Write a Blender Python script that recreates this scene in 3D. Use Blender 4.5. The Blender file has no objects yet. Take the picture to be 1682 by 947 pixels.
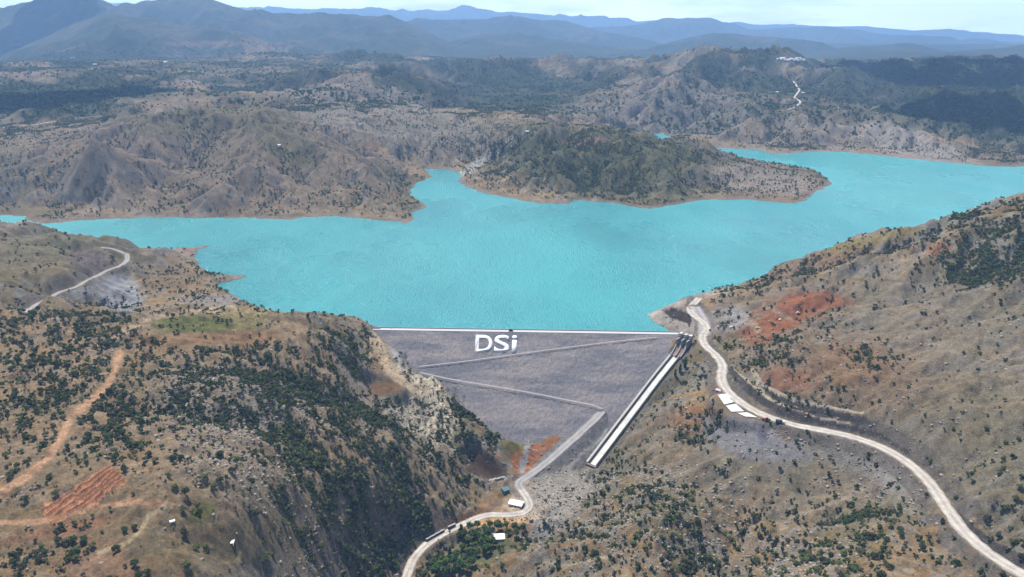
import bpy, bmesh, math, random, time
import numpy as np
from mathutils import Vector, Matrix
T0 = time.time()
random.seed(7)
RNG = np.random.default_rng(11)
S = bpy.context.scene
COL = S.collection

# ------------------------------------------------------------------ camera
# survey frame: a drone 400 m above the water (z = 0), looking along +Y.
CAM_H = 400.0
FPX = 1247.0
PITCH = math.atan((473.5 - 62.0) / FPX)
CP, SP = math.cos(PITCH), math.sin(PITCH)

def ray(u, v):
    a = (u - 841.0) / FPX; b = -(v - 473.5) / FPX
    return a, CP + b * SP, -SP + b * CP

def P(u, v, z=None, y=None):
    """survey point sighted at (u, v): its height z or its distance y is known"""
    dx, dy, dz = ray(u, v)
    t = (z - CAM_H) / dz if z is not None else y / dy
    return (dx * t, dy * t, CAM_H + dz * t)

def to_px(x, y, z):
    zc = y * CP - (z - CAM_H) * SP
    yc = y * SP + (z - CAM_H) * CP
    return 841.0 + FPX * x / zc, 473.5 - FPX * yc / zc

# ------------------------------------------------------------------ noise
def h2(ix, iy, seed):
    a = (ix.astype(np.int64) * 374761393 + iy.astype(np.int64) * 668265263 + seed * 2147483647) & 0xFFFFFFFF
    a = ((a ^ (a >> 13)) * 1274126177) & 0xFFFFFFFF
    a = ((a ^ (a >> 16)) * 2246822519) & 0xFFFFFFFF
    a = a ^ (a >> 15)
    return (a & 0xFFFFFF) / float(0x1000000)

def vnoise(x, y, seed=0):
    ix = np.floor(x); iy = np.floor(y)
    fx = x - ix; fy = y - iy
    sx = fx * fx * fx * (fx * (fx * 6 - 15) + 10); sy = fy * fy * fy * (fy * (fy * 6 - 15) + 10)
    a = h2(ix, iy, seed); b = h2(ix + 1, iy, seed); c = h2(ix, iy + 1, seed); d = h2(ix + 1, iy + 1, seed)
    return (a + (b - a) * sx) * (1 - sy) + (c + (d - c) * sx) * sy

def fbm(x, y, octs=4, seed=0, gain=0.5):
    s = 0.0; amp = 1.0; tot = 0.0
    for o in range(octs):
        s = s + amp * vnoise(x * 2 ** o + 17.3 * o, y * 2 ** o - 9.1 * o, seed + o)
        tot += amp; amp *= gain
    return s / tot

def ridged(x, y, octs=4, seed=0):
    s = 0.0; amp = 1.0; tot = 0.0
    for o in range(octs):
        n = 1 - np.abs(2 * vnoise(x * 2 ** o + 31.7 * o, y * 2 ** o + 5.3 * o, seed + o) - 1)
        s = s + amp * n * n; tot += amp; amp *= 0.5
    return s / tot

def sstep(a, b, x):
    t = np.clip((x - a) / (b - a), 0, 1)
    return t * t * (3 - 2 * t)

# ------------------------------------------------------------------ survey points of the land
zpts = [  # (u, v, height)
 # near left hill, back edge and plateau
 (-300,560,118),(-150,520,112),(0,512,105),(120,513,100),(250,517,86),(330,510,72),(400,506,60),(450,516,50),(520,524,40),(580,532,25),(612,538,10),
 (-150,600,104),(0,560,100),(150,580,92),(300,560,80),(430,560,66),(500,560,60),(560,565,46),(600,580,15),(625,585,2),(600,620,4),
 (0,650,92),(150,650,90),(300,640,76),(400,640,62),(500,640,38),(580,650,8),(635,636,-8),(655,575,2),
 (690,610,-15),(720,645,-30),(760,672,-45),(800,695,-56),(830,720,-66),(846,752,-76),
 (650,700,-26),(600,700,2),(700,720,-38),(750,740,-54),(785,792,-78),(700,780,-54),(650,760,-30),(600,760,-6),
 (500,720,28),(400,720,58),(300,720,76),(150,720,88),(0,740,90),
 (0,850,84),(150,850,82),(300,850,77),(400,850,58),(480,820,24),(560,800,-4),(620,830,-38),(690,840,-70),(760,825,-82),
 (560,880,-34),(640,890,-72),(500,900,-8),(430,930,22),(370,940,50),(560,950,-58),(640,945,-88),
 (0,950,78),(150,950,76),(300,950,70),(-300,800,92),(-300,1000,82),(0,1100,75),(200,1100,70),(400,1100,45),(500,1100,5),(580,1080,-55),(0,1300,70),(300,1300,60),(-400,1300,75),
 # valley floor
 (680,947,-96),(720,895,-92),(760,870,-90),(820,850,-88),(850,830,-87),(850,800,-85),(868,775,-82),(825,716,-76),(925,716,-75),(870,740,-79),
 (750,930,-93),(700,965,-97),(680,1050,-100),(650,1200,-104),(790,880,-90),
 # right slope below the road
 (830,900,-84),(900,850,-80),(880,900,-72),(950,830,-72),(1000,790,-64),(958,778,-84),(1010,760,-66),(1050,740,-44),(1040,705,-56),(1080,680,-36),(1085,640,-34),(1120,640,-18),(1120,600,-14),(1150,600,-4),(1140,570,3),
 (1180,700,-12),(1130,740,-32),(1100,800,-42),(1000,860,-50),(1060,805,-34),(930,900,-56),(1050,900,-36),(900,950,-66),(1000,950,-42),(1120,870,-30),(1200,760,-12),(1300,760,-3),
 (1250,840,-33),(1400,760,2),(1400,825,-14),(1340,800,-12),(1300,880,-30),(1230,900,-46),(1150,945,-50),(1350,940,17),(1300,945,0),(1450,860,15),(1500,830,14),(1500,900,17),(1450,960,20),(1570,910,22),
 (850,960,-86),(850,1050,-90),(1000,1100,-55),(1200,1100,5),(1500,1100,38),(1700,1000,45),(1000,1300,-60),(1500,1300,40),(1900,1100,60),
 # the road bench itself
 (1185,605,8),(1230,672,10),(1300,697,13),(1400,718,16),(1500,765,20),(1550,822,24),(1600,880,27),(1682,942,30),
 # hill above the road
 (1720,900,46),(1682,820,54),(1600,780,44),(1682,700,78),(1500,700,46),(1400,660,40),(1300,640,34),(1250,600,28),(1300,560,42),(1400,560,54),(1500,600,62),(1600,600,80),(1682,560,100),(1900,700,110),(1900,500,150),
 (1200,560,18),(1230,520,24),(1300,500,40),(1400,480,65),(1500,470,88),(1600,450,112),(1682,430,134),(1175,510,14),(1150,525,9),(1100,507,7),(1084,515,4),(1108,526,6),(1128,506,9),
 (1200,474,5),(1250,457,22),(1300,440,45),(1350,423,66),(1400,405,86),(1450,390,100),(1500,378,116),(1550,362,134),(1600,348,150),(1682,334,166),(1900,290,205),(2200,260,230),
 # mid left hill
 (-300,350,112),(-100,381,74),(0,384,66),(50,386,64),(100,388,58),(200,402,43),(255,410,24),(285,413,7),(-150,430,75),(0,430,64),(100,430,55),(165,405,51),(210,425,38),(130,468,42),(55,503,46),(0,490,58),(-150,490,70),(180,482,20),(240,450,24),(300,450,12),(330,485,9),(378,492,6),(250,500,12),(312,430,4),
 # hill across the lake
 (350,178,186),(430,195,166),(500,215,138),(560,238,104),(620,262,68),(670,285,26),(250,205,162),(150,240,136),(60,262,72),(0,290,50),(0,245,82),(-200,290,50),(-200,240,80),
 (350,252,92),(350,310,44),(200,310,42),(200,262,88),(100,330,18),(500,300,46),(600,320,32),(430,335,18),(250,335,18),(0,330,18),(640,345,10),(-200,330,20),
 # peninsula
 (850,222,82),(880,213,112),(920,205,130),(1000,210,124),(1080,228,92),(1150,247,66),(1200,262,47),(1280,281,24),(1340,295,8),
 (900,260,70),(1000,270,60),(900,310,18),(1050,310,24),(1150,300,26),(1250,300,16),(830,280,28),(1000,318,8),(780,275,8),(820,250,42),
 # right far shore hills
 (1150,222,24),(1250,200,70),(1300,225,34),(1350,200,80),(1400,225,36),(1500,230,34),(1600,245,24),(1682,252,20),(1682,220,56),(1560,205,75),(1900,240,60),
]
ypts = [  # (u, v, distance)
 (100,195,2850),(0,200,2800),(-200,190,2900),(250,170,3000),(350,150,3700),(480,160,3300),(560,180,2950),(650,200,2800),(700,240,2520),(740,215,2750),(800,215,2740),(660,255,2500),(900,195,2950),(960,197,3200),
 (1000,203,3350),(1050,190,3600),(950,185,3600),(1100,160,3800),(1200,150,4000),(1300,150,3900),(1220,110,4800),(1215,82,5400),(1130,95,5500),(1300,105,5600),(1000,125,5500),(900,110,6000),(1400,130,5000),(1500,140,4800),(1650,130,5000),(1650,170,4000),(1500,190,3600),(1682,108,6800),(1500,103,7000),(1900,120,5600),(1900,180,4000),
 (700,110,6000),(800,150,4800),(750,180,3800),(850,180,3700),(620,110,6000),(600,85,7300),(400,90,6500),(200,100,6000),(0,100,6000),(-200,110,6000),(300,120,4800),(100,140,3900),(0,150,3600),(560,140,4400),(-200,150,3800),
]
shore = [(-300,366),(-60,358),(0,354),(48,354),(42,361),(67,367),(140,362),(237,357),(300,357),(420,358),(480,361),(500,356),(560,355),(671,366),(681,357),(677,349),(702,339),(673,320),(682,301),(712,290),(695,276),(742,279),(759,287),(754,297),(763,306),(796,318),(817,321),(881,333),(935,335),(942,328),(999,332),(1063,343),(1100,338),(1150,328),(1221,327),(1292,333),(1326,330),(1336,318),(1368,300),
 (1127,241),(1188,243),(1242,245),(1269,253),(1309,250),(1373,248),(1424,253),(1509,262),(1593,270),(1647,274),(1682,273),(1900,281),(2200,288),
 (318,419),(331,440),(346,461),(410,498),(1062,517),(1082,507),(1110,497),(1135,487),(1165,478),(1095,543),(1070,219),(1092,219),(1070,224),(1094,225)]
deep = [(550,450,-40),(800,450,-55),(1000,450,-50),(700,400,-50),(1000,390,-50),(1200,400,-45),(1300,370,-45),(1500,310,-40),(1420,285,-30),(1650,310,-35),(900,360,-22),(300,385,-25),(130,376,-14),(20,364,-10),(560,400,-30),(725,310,-15),(718,283,-7),(1000,500,-45),(800,510,-50),(650,515,-35),(500,480,-30),(440,470,-18),(1260,262,-18),(400,400,-25),(1080,360,-18),(1900,320,-35),(1082,222,-6),(1040,515,-14),(1060,532,-10),(370,470,-6),(1200,250,-10)]
wpts = []  # hidden ground, from the lie of the land: (u at that distance, distance, height)
def W(u, y, z):
    zc = y * CP - (z - CAM_H) * SP
    wpts.append(((u - 841.0) / FPX * zc, y, z))
for a in [(0,960,52),(120,960,42),(250,960,20),(350,1010,12),(420,1050,4),(470,1080,-2),(540,1085,-8),(600,1080,-12),
          (0,1560,-2),(100,1560,-2),(200,1500,-2),(-200,1650,-2),(265,1440,-1),
          (1250,1270,-5),(1300,1330,-6),(1400,1420,-8),(1500,1490,-8),(1600,1540,-8),(1690,1580,-8),(1900,1640,-8),(2200,1700,-8),
          (1080,2830,-4),(1150,2760,-8),(1250,2600,-8),(1330,2420,-6),(400,2900,110),(200,2700,120),(560,2500,60),(620,2400,30),
          (780,950,-72),(841,950,-78),(900,950,-74),(1000,950,-52),(700,960,-48),(841,1060,-74),(980,1060,-60),(740,1060,-60),(1060,960,-34),(841,885,-80),(900,885,-79),(800,885,-74),
          (650,1040,-8),(1100,1040,-8)]:
    W(*a)
pts = [P(u, v, z=z) for u, v, z in zpts] + [P(u, v, y=y) for u, v, y in ypts] + [P(u, v, z=0) for u, v in shore]
for u, v, z in deep:
    q = P(u, v, z=0); pts.append((q[0], q[1], z))
pts += wpts
pts = np.array(pts)

def logpol(x, y):
    return np.arctan2(x, y), np.log(np.hypot(x, y))

def tps_eval(cx, cy, cz, qx, qy, lam):
    n = len(cx)
    def K(d2):
        return np.where(d2 > 1e-12, d2 * np.log(np.maximum(d2, 1e-12)), 0.0)
    A = np.zeros((n + 3, n + 3))
    A[:n, :n] = K((cx[:, None] - cx) ** 2 + (cy[:, None] - cy) ** 2) + lam * np.eye(n)
    A[:n, n] = 1; A[:n, n + 1] = cx; A[:n, n + 2] = cy
    A[n:, :n] = A[:n, n:].T
    w = np.linalg.solve(A, np.concatenate([cz, [0, 0, 0]]))
    out = w[n] + w[n + 1] * qx + w[n + 2] * qy
    for i in range(n):
        out += w[i] * K((qx - cx[i]) ** 2 + (qy - cy[i]) ** 2)
    return out

# ------------------------------------------------------------------ polar land grid (fine near the drone, coarse far off)
R0, R1, DL = 230.0, 40000.0, 0.0029
TH = math.radians(52.0); DT = math.radians(0.0915)
NR = int(math.log(R1 / R0) / DL) + 1
NT = int(2 * TH / DT) + 1
lr = math.log(R0) + DL * np.arange(NR)
th = -TH + DT * np.arange(NT)
RR = np.exp(lr)[:, None] * np.ones((1, NT)); TT = th[None, :] * np.ones((NR, 1))
X = RR * np.sin(TT); Y = RR * np.cos(TT)

ct, cl = logpol(pts[:, 0], pts[:, 1])
k = 5
clr = lr[::k]; cth = th[::k]
clr = np.append(clr, clr[-1] + DL * k); cth = np.append(cth, cth[-1] + DT * k)
GT, GL = np.meshgrid(cth, np.minimum(clr, math.log(8500.0)))
base_c = tps_eval(ct, cl, pts[:, 2], GT.ravel(), GL.ravel(), 2e-5).reshape(GT.shape)

def upsample(c):
    i = np.arange(NR) / k; j = np.arange(NT) / k
    i0 = i.astype(int); j0 = j.astype(int); fi = (i - i0)[:, None]; fj = (j - j0)[None, :]
    i1 = np.minimum(i0 + 1, c.shape[0] - 1); j1 = np.minimum(j0 + 1, c.shape[1] - 1)
    return (c[np.ix_(i0, j0)] * (1 - fi) + c[np.ix_(i1, j0)] * fi) * (1 - fj) + (c[np.ix_(i0, j1)] * (1 - fi) + c[np.ix_(i1, j1)] * fi) * fj
Hh = upsample(base_c)
# far plains and ranges
plain = 150 + 110 * (fbm(X / 2500, Y / 2500, 5, 5) - 0.5) * 2
plain = plain - 70 * sstep(12000, 30000, RR)
mix = sstep(6200, 8200, RR)
Hh = Hh * (1 - mix) + plain * mix
ranges = [  # distance, depth, skyline (u, v)
 (9200, 1300, [(-400,70),(0,92),(60,72),(110,52),(160,32),(196,23),(250,34),(310,46),(420,63),(480,77),(560,90),(700,105)]),
 (11800, 1600, [(-400,20),(-100,8),(0,14),(60,4),(130,-4),(190,12),(240,4),(300,-1),(335,0),(390,18),(440,22),(520,21),(600,24),(640,30),(670,42),(700,54),(740,78),(800,100),(900,110)]),
 (12500, 1500, [(600,70),(700,70),(760,63),(800,57),(845,54),(890,64),(950,71),(1000,76),(1060,78),(1140,62),(1187,53),(1260,60),(1310,66),(1370,79),(1440,75),(1480,71),(1520,80),(1560,85),(1640,78),(1682,72),(1900,66)]),
 (17000, 2200, [(500,60),(640,36),(740,33),(800,32),(838,25),(870,32),(920,34),(950,41),(980,50),(1030,62),(1090,72)]),
 (23000, 2600, [(850,70),(920,52),(1000,46),(1060,40),(1105,31),(1140,30),(1187,40),(1235,47),(1309,43),(1397,47),(1458,57),(1519,59),(1576,66),(1603,63),(1660,69),(1800,64)]),
 (35000, 3000, [(-400,0),(200,4),(380,9),(460,14),(560,17),(600,14),(680,19),(740,16),(800,17),(860,22),(900,24),(960,28),(1040,34),(1100,32),(1170,36),(1250,39),(1340,42),(1420,43),(1500,50),(1560,47),(1682,54),(1900,50)]),
]
for q, (yd, wd, prof) in enumerate(ranges):
    px_x = []; px_z = []
    for u, v in prof:
        p = P(u, v, y=yd); px_x.append(p[0]); px_z.append(p[2])
    zz = np.interp(X * yd / np.maximum(Y, 1.0), px_x, px_z)
    rough = (fbm(X / (wd * 0.6), Y / (wd * 0.6), 5, 40 + q) - 0.5)
    t = (Y - yd) / wd + rough * 0.9
    prof_y = np.where(t < 0, np.exp(-(t * 1.0) ** 2), np.exp(-(t * 0.7) ** 2))
    zz = plain + (zz - plain) * prof_y * (1 + 0.10 * rough) + (ridged(X / (wd * 0.5), Y / (wd * 0.5), 3, 60 + q) - 0.5) * 0.03 * wd * prof_y * (np.abs(t) > 0.0) * np.minimum(np.abs(t) * 1.5, 1)
    Hh = np.where((RR > 7000) & (zz > Hh), zz, Hh)

folds = [  # nearer ridges between the lake and the ranges: distance, depth, skyline
 (3350, 330, [(330,230),(400,180),(470,156),(540,160),(600,172),(660,196),(720,222),(760,250)]),
 (4300, 480, [(380,165),(470,128),(560,120),(640,128),(720,152),(800,180),(870,205),(930,230)]),
 (4250, 420, [(920,235),(970,205),(1020,170),(1070,140),(1105,122),(1150,134),(1220,158),(1290,185),(1340,220)]),
 (5600, 560, [(930,150),(1000,124),(1080,102),(1150,87),(1215,80),(1260,87),(1310,104),(1370,128),(1420,150)]),
 (5300, 520, [(-300,110),(-100,112),(60,118),(160,108),(260,100),(350,112),(430,126),(520,140)]),
 (6700, 650, [(250,112),(330,98),(420,88),(520,92),(600,84),(680,97),(760,108),(850,116),(930,134),(1000,150)]),
 (6300, 800, [(1290,130),(1340,108),(1420,101),(1520,99),(1620,102),(1720,104),(1900,108),(2200,115)]),
 (3900, 380, [(1380,215),(1440,188),(1510,163),(1570,153),(1650,160),(1730,178),(1850,200),(2000,230)]),
 (8000, 800, [(520,110),(600,98),(700,93),(800,97),(900,106),(960,115),(1040,125)]),
]
for q, (yd, wd, prof) in enumerate(folds):
    px_x = [P(u, v, y=yd)[0] for u, v in prof]; px_z = [P(u, v, y=yd)[2] for u, v in prof]
    wv = (fbm(X / (wd * 1.2), Y / (wd * 1.2), 3, 240 + q) - .5) * 1.2
    xs_ = X * yd / np.maximum(Y, 1.0)
    zz = np.interp(xs_, px_x, px_z)
    inside = sstep(px_x[0] - .1, px_x[0] + wd * .5, xs_) * (1 - sstep(px_x[-1] - wd * .5, px_x[-1] + .1, xs_))
    t = (Y - yd) / wd + wv
    w_ = np.exp(-np.abs(t) ** 1.6) * inside
    Hh = np.where((RR > 2950) & (zz > Hh), Hh + (zz - Hh) * w_, Hh)

def grad(h):
    g0 = np.gradient(h, axis=0) / (RR * DL); g1 = np.gradient(h, axis=1) / (RR * DT)
    return g0 * np.sin(TT) + g1 * np.cos(TT), g0 * np.cos(TT) - g1 * np.sin(TT)


def blur(h, n):
    """box blur over n cells each way (the grid is conformal, so cells are square)"""
    for ax in (0, 1):
        for _ in range(2):
            p = np.pad(h, [(n + 1, n) if i == ax else (0, 0) for i in (0, 1)], mode='edge')
            c = np.cumsum(p, axis=ax)
            a = np.take(c, range(2 * n + 1, c.shape[ax]), axis=ax); b = np.take(c, range(0, c.shape[ax] - 2 * n - 1), axis=ax)
            h = (a - b) / (2 * n + 1)
    return h

LX = TT; LY = np.log(RR)
def stripes(px, py, lam, seed):
    """erosion furrows: waves across the fall line, blended cell by cell"""
    cx = LX / lam; cy = LY / lam
    ix = np.floor(cx); iy = np.floor(cy)
    s = 0.0; c = 0.0; wsum = 0.0
    for a in (-1, 0, 1):
        for b in (-1, 0, 1):
            r1 = h2(ix + a, iy + b, seed); r2 = h2(ix + a, iy + b, seed + 1)
            vx = cx - (ix + a + r1); vy = cy - (iy + b + r2)
            w = np.exp(-2.0 * (vx * vx + vy * vy))
            ph = (vx * px + vy * py) * 2 * math.pi + (r1 - .5) * 2.0
            c = c + w * np.cos(ph); s = s + w * np.sin(ph); wsum = wsum + w
    m = np.sqrt(c * c + s * s) / wsum
    return (c / wsum) / np.maximum(m, 0.4)

fr_ = sstep(2700, 4200, RR) * (1 - sstep(6500, 8800, RR)); ff_ = 1 - .85 * sstep(6000, 9500, RR)
Hh += fr_ * RR * .009 * ((ridged(LX / .40 + 3.1, LY / .26, 2, 71) - .42) * 1.3 + (ridged(LX / .15, LY / .11, 2, 73) - .42) * .28)
Cv = np.zeros_like(Hh)       # how far up a spur (+) or down a gully (-) a place lies
for lam, amp, sd in [(.16, .050, 3), (.095, .080, 1), (.050, .078, 9), (.027, .062, 14), (.015, .05, 21)]:
    n = max(2, int(lam / DL * 0.22))
    hb = blur(Hh, n)
    g0 = np.gradient(hb, axis=0) / (RR * DL); g1 = np.gradient(hb, axis=1) / (RR * DT)
    sl = np.hypot(g0, g1) + 1e-5
    w = stripes(-g0 / sl, g1 / sl, lam, sd)
    near = 0.68 + 0.32 * sstep(900, 1700, RR)
    am = amp * sstep(0.05, 0.36 - .14 * sstep(2600, 5000, RR), sl) * sstep(0.0, 26.0, np.abs(hb)) * near * (1 - 0.6 * sstep(6500, 9500, RR))
    Hh = Hh + am * lam * RR * (w - 0.1)
    Cv += w * sstep(0.06, 0.40, sl) * lam ** .5
Cv /= Cv.std()
fa = sstep(2, 25, np.abs(Hh))
Hh += fa * ((fbm(LX / .03, LY / .03, 5, 90) - 0.5) * 0.010 * RR * ff_)
# broken rock: small ledges where the ground is steep or stony
rk = sstep(.42, .62, fbm(LX / .06, LY / .06, 3, 140))
Hh += fa * (ridged(LX / .017, LY / .017, 3, 150) - .4) * .0052 * RR * (.35 + .9 * rk) * (1 - .75 * sstep(1300, 2200, RR)) * ff_
Hh += fa * (vnoise(LX / .0068, LY / .0068, 160) - .5) * .0022 * RR * (.5 + .8 * rk) * (1 - .7 * sstep(1300, 2200, RR)) * ff_

# ---- the lake: a traced shoreline
def Wp(u, y, z=0):
    zc = y * CP - (z - CAM_H) * SP
    return ((u - 841.0) / FPX * zc, y, z)
def S0(*l): return [P(u, v, z=0) for u, v in l]
LAKE = S0((612,541)) + [Wp(590,1072), Wp(540,1090), Wp(470,1095)] + S0((432,508),(410,498),(385,486),(352,467),(380,462),(404,455),(398,452),(370,452),(350,452),(331,440),(318,421),(330,409),(345,403),(338,402),(310,406),(283,411)) \
  + [Wp(200,1480), Wp(100,1545), Wp(0,1560), Wp(-200,1640), Wp(-500,1750)] \
  + S0((-300,358),(-60,356),(0,354),(48,354),(42,361),(67,367),(140,362),(237,357),(300,357),(420,358),(480,361),(500,356),(560,355),(620,361),(671,366),(681,357),(677,349),(702,339),(673,320),(682,301),(712,290),(695,276),(742,279),(759,287),(754,297),(763,306),(796,318),(817,321),(881,333),(935,335),(942,328),(999,332),(1063,343),(1100,338),(1150,328),(1221,327),(1292,333),(1326,330),(1336,318),(1368,300)) \
  + [Wp(1340,2420), Wp(1250,2600), Wp(1150,2760), Wp(1080,2830)] \
  + S0((1060,223),(1070,219),(1092,219),(1110,232),(1127,241),(1188,243),(1242,245),(1269,253),(1309,250),(1373,248),(1424,253),(1509,262),(1593,270),(1647,274),(1682,273),(1900,281),(2300,290)) \
  + [Wp(2300,1720), Wp(1900,1640), Wp(1690,1580), Wp(1600,1540), Wp(1500,1490), Wp(1400,1420), Wp(1300,1330), Wp(1250,1270)] \
  + S0((1200,470),(1165,478),(1135,487),(1110,497),(1082,507),(1062,517),(1075,530),(1095,542),(1113,549))
LAKE = np.array(LAKE)[:, :2]

def inpoly(x, y, poly):
    r = np.zeros(x.shape, bool)
    n = len(poly)
    for i in range(n):
        x0, y0 = poly[i]; x1, y1 = poly[(i + 1) % n]
        if y0 == y1: continue
        c = ((y0 > y) != (y1 > y)) & (x < (x1 - x0) * (y - y0) / (y1 - y0) + x0)
        r ^= c
    return r
ib = int((math.log(3700) - lr[0]) / DL); ia = int((math.log(850) - lr[0]) / DL)
sub = np.s_[ia:ib]
jx = (fbm(LX[sub] / .012, LY[sub] / .012, 3, 120) - .5) * .012 * RR[sub]; jy = (fbm(LX[sub] / .012, LY[sub] / .012, 3, 130) - .5) * .012 * RR[sub]
lake_in = np.zeros(Hh.shape, bool); lake_in[sub] = inpoly(X[sub] + jx, Y[sub] + jy, LAKE)
Hh = np.where(lake_in, np.minimum(Hh, -0.8), Hh)
upst = (RR > 1100) | (Y > 1015)
ash = 1 - sstep(0.0, .5, blur(lake_in.astype(float), 5))
Hh = np.where(upst & ~lake_in, np.maximum(Hh, .7 + 8.0 * ash * (.4 + 1.2 * fbm(LX / .02, LY / .02, 3, 170))), Hh)
U, V = to_px(X, Y, Hh)
# ------------------------------------------------------------------ reading the land
def idx_of(x, y):
    return (np.log(np.hypot(x, y)) - lr[0]) / DL, (np.arctan2(x, y) + TH) / DT
def sample(A, x, y):
    i, j = idx_of(np.asarray(x, float), np.asarray(y, float))
    i = np.clip(i, 0, NR - 1.001); j = np.clip(j, 0, NT - 1.001)
    i0 = i.astype(int); j0 = j.astype(int); fi = i - i0; fj = j - j0
    return (A[i0, j0] * (1 - fi) + A[i0 + 1, j0] * fi) * (1 - fj) + (A[i0, j0 + 1] * (1 - fi) + A[i0 + 1, j0 + 1] * fi) * fj
def hz(x, y): return float(sample(Hh, x, y))
def cast(u, v, tmax=30000.0):
    """where the sight line through (u, v) meets the land"""
    dx, dy, dz = ray(u, v)
    t = np.exp(np.linspace(math.log(300), math.log(tmax), 5000))
    z = CAM_H + dz * t
    below = z < np.maximum(sample(Hh, dx * t, dy * t), -0.0 if v < 540 else -200)
    k_ = int(np.argmax(below)) if below.any() else len(t) - 1
    t_ = t[k_]
    return (dx * t_, dy * t_, CAM_H + dz * t_)

# ------------------------------------------------------------------ earthworks
def densify(p, step):
    p = np.array(p, float)
    # smooth (Catmull-Rom)
    out = []
    n = len(p)
    for i in range(n - 1):
        p0 = p[max(i - 1, 0)]; p1 = p[i]; p2 = p[i + 1]; p3 = p[min(i + 2, n - 1)]
        m_ = max(1, int(np.linalg.norm(p2 - p1) / step))
        for q in range(m_):
            t = q / m_
            out.append(0.5 * ((2 * p1) + (-p0 + p2) * t + (2 * p0 - 5 * p1 + 4 * p2 - p3) * t * t + (-p0 + 3 * p1 - 3 * p2 + p3) * t ** 3))
    out.append(p[-1])
    return np.array(out)

ROADD = np.full(Hh.shape, 1e9)
def carve(line, hw, cut=1.2, fill=0.75, reach=45.0, drop=0.35, road=True):
    best = {}
    D_ = np.full(Hh.shape, 1e9, np.float32); Z_ = np.zeros(Hh.shape, np.float32)
    lo = [NR, NT]; hi = [0, 0]
    for a, b in zip(line[:-1], line[1:]):
        xs = [a[0] - reach, a[0] + reach, b[0] - reach, b[0] + reach]; ys = [a[1] - reach, a[1] + reach, b[1] - reach, b[1] + reach]
        I, J = idx_of(np.array([x for x in xs for _ in ys]), np.array([y for _ in xs for y in ys]))
        i0 = max(0, int(I.min())); i1 = min(NR, int(I.max()) + 2); j0 = max(0, int(J.min())); j1 = min(NT, int(J.max()) + 2)
        if i1 <= i0 or j1 <= j0: continue
        s_ = np.s_[i0:i1, j0:j1]
        ax, ay, az = a; bx, by, bz = b
        L2 = (bx - ax) ** 2 + (by - ay) ** 2 + 1e-9
        t = np.clip(((X[s_] - ax) * (bx - ax) + (Y[s_] - ay) * (by - ay)) / L2, 0, 1)
        d = np.hypot(X[s_] - ax - t * (bx - ax), Y[s_] - ay - t * (by - ay))
        m_ = d < D_[s_]
        D_[s_] = np.where(m_, d, D_[s_]); Z_[s_] = np.where(m_, az + t * (bz - az), Z_[s_])
        lo = [min(lo[0], i0), min(lo[1], j0)]; hi = [max(hi[0], i1), max(hi[1], j1)]
    s_ = np.s_[lo[0]:hi[0], lo[1]:hi[1]]
    d = D_[s_]; zr = Z_[s_]
    e = np.maximum(d - hw, 0)
    up = zr + e * cut; dn = zr - e * fill
    new = np.clip(Hh[s_], dn, up)
    new = np.where(d <= hw, zr - drop, new)
    k_ = 1 - sstep(reach * 0.75, reach, d)
    Hh[s_] = Hh[s_] * (1 - k_) + new * k_
    if road: ROADD[s_] = np.minimum(ROADD[s_], d - hw)
    return D_

def flat_line(ptl, step=6.0):
    """ptl of (u, v, z or None): sighted points; None takes the height of the land"""
    out = [P(q[0], q[1], z=q[2]) if q[2] is not None else cast(q[0], q[1]) for q in ptl]
    return densify(out, step)

# dam: crest edge from A to B, downstream face falls 1 in 1.9
CR = 4.0
A3 = np.array(P(617, 542, z=CR)); B3 = np.array(P(1113, 549.5, z=CR))
E1 = (B3 - A3); DAML = float(np.hypot(E1[0], E1[1])); E1 = E1 / DAML
DN = np.array([E1[1], -E1[0], 0.0])       # downstream, level
SL = 1 / 1.9
FN = np.array([DN[0] * SL, DN[1] * SL, 1.0]); FN /= np.linalg.norm(FN)
def PD(u, v):
    d = np.array(ray(u, v)); c = np.array([0, 0, CAM_H])
    t = np.dot(A3 - c, FN) / np.dot(d, FN)
    return c + d * t
def face_z(x, y):
    return CR - ((x - A3[0]) * DN[0] + (y - A3[1]) * DN[1]) * SL
dp = [tuple(A3[:2] + DN[:2] * -12 - E1[:2] * 6)] + [tuple(PD(*q)[:2]) for q in [(606,548),(620,575),(650,610),(700,650),(750,690),(800,712),(824,713),(925,712),(960,685),(985,664),(1030,640),(1075,590),(1098,565),(1108,552)]] + [tuple(B3[:2] + DN[:2] * -12)]
zone_d = inpoly(X, Y, dp)
Hh = np.where(zone_d, np.minimum(Hh, face_z(X, Y) - 2.5), Hh)

main_line = flat_line([(1149,489,4),(1140,498,5),(1133,507,6),(1141,518,6.5),(1154,528,6.5),(1161,540,6),(1154,552,5),(1158,566,5.5),(1176,583,7),(1187,600,8),(1185,620,8.5),(1193,638,9),(1214,658,10),(1250,679,11.5),(1300,696,13.5),(1350,706,15),(1400,717,17),(1450,735,19.5),(1495,762,22),(1530,796,24),(1555,834,26),(1582,870,28),(1620,905,30),(1660,931,31.5),(1705,955,33),(1770,985,35),(1850,1020,37)])
bench_a = flat_line([(1199,602,15.5),(1222,621,16.5),(1256,650,18.5),(1283,665,20),(1317,676,21.5),(1353,687,22.5),(1392,695,23.6)])
bench_b = flat_line([(1236,606,24),(1250,627,26),(1276,642,28),(1300,653,29.5),(1335,662,31),(1380,671,32),(1415,678,33)])
DBB = carve(bench_b, 2.4, 1.5, .8, 18, 0.0, road=False)
DBA = carve(bench_a, 2.4, 1.3, .8, 16, 0.0, road=False)
carve(flat_line([(1184,650,9.0),(1198,667,9.3),(1222,681,9.9),(1262,691,11.0)]), 6.5, 1.0, .8, 16, .3, road=False)
carve(main_line, 6.4, 1.25, 0.8, 40)
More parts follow.
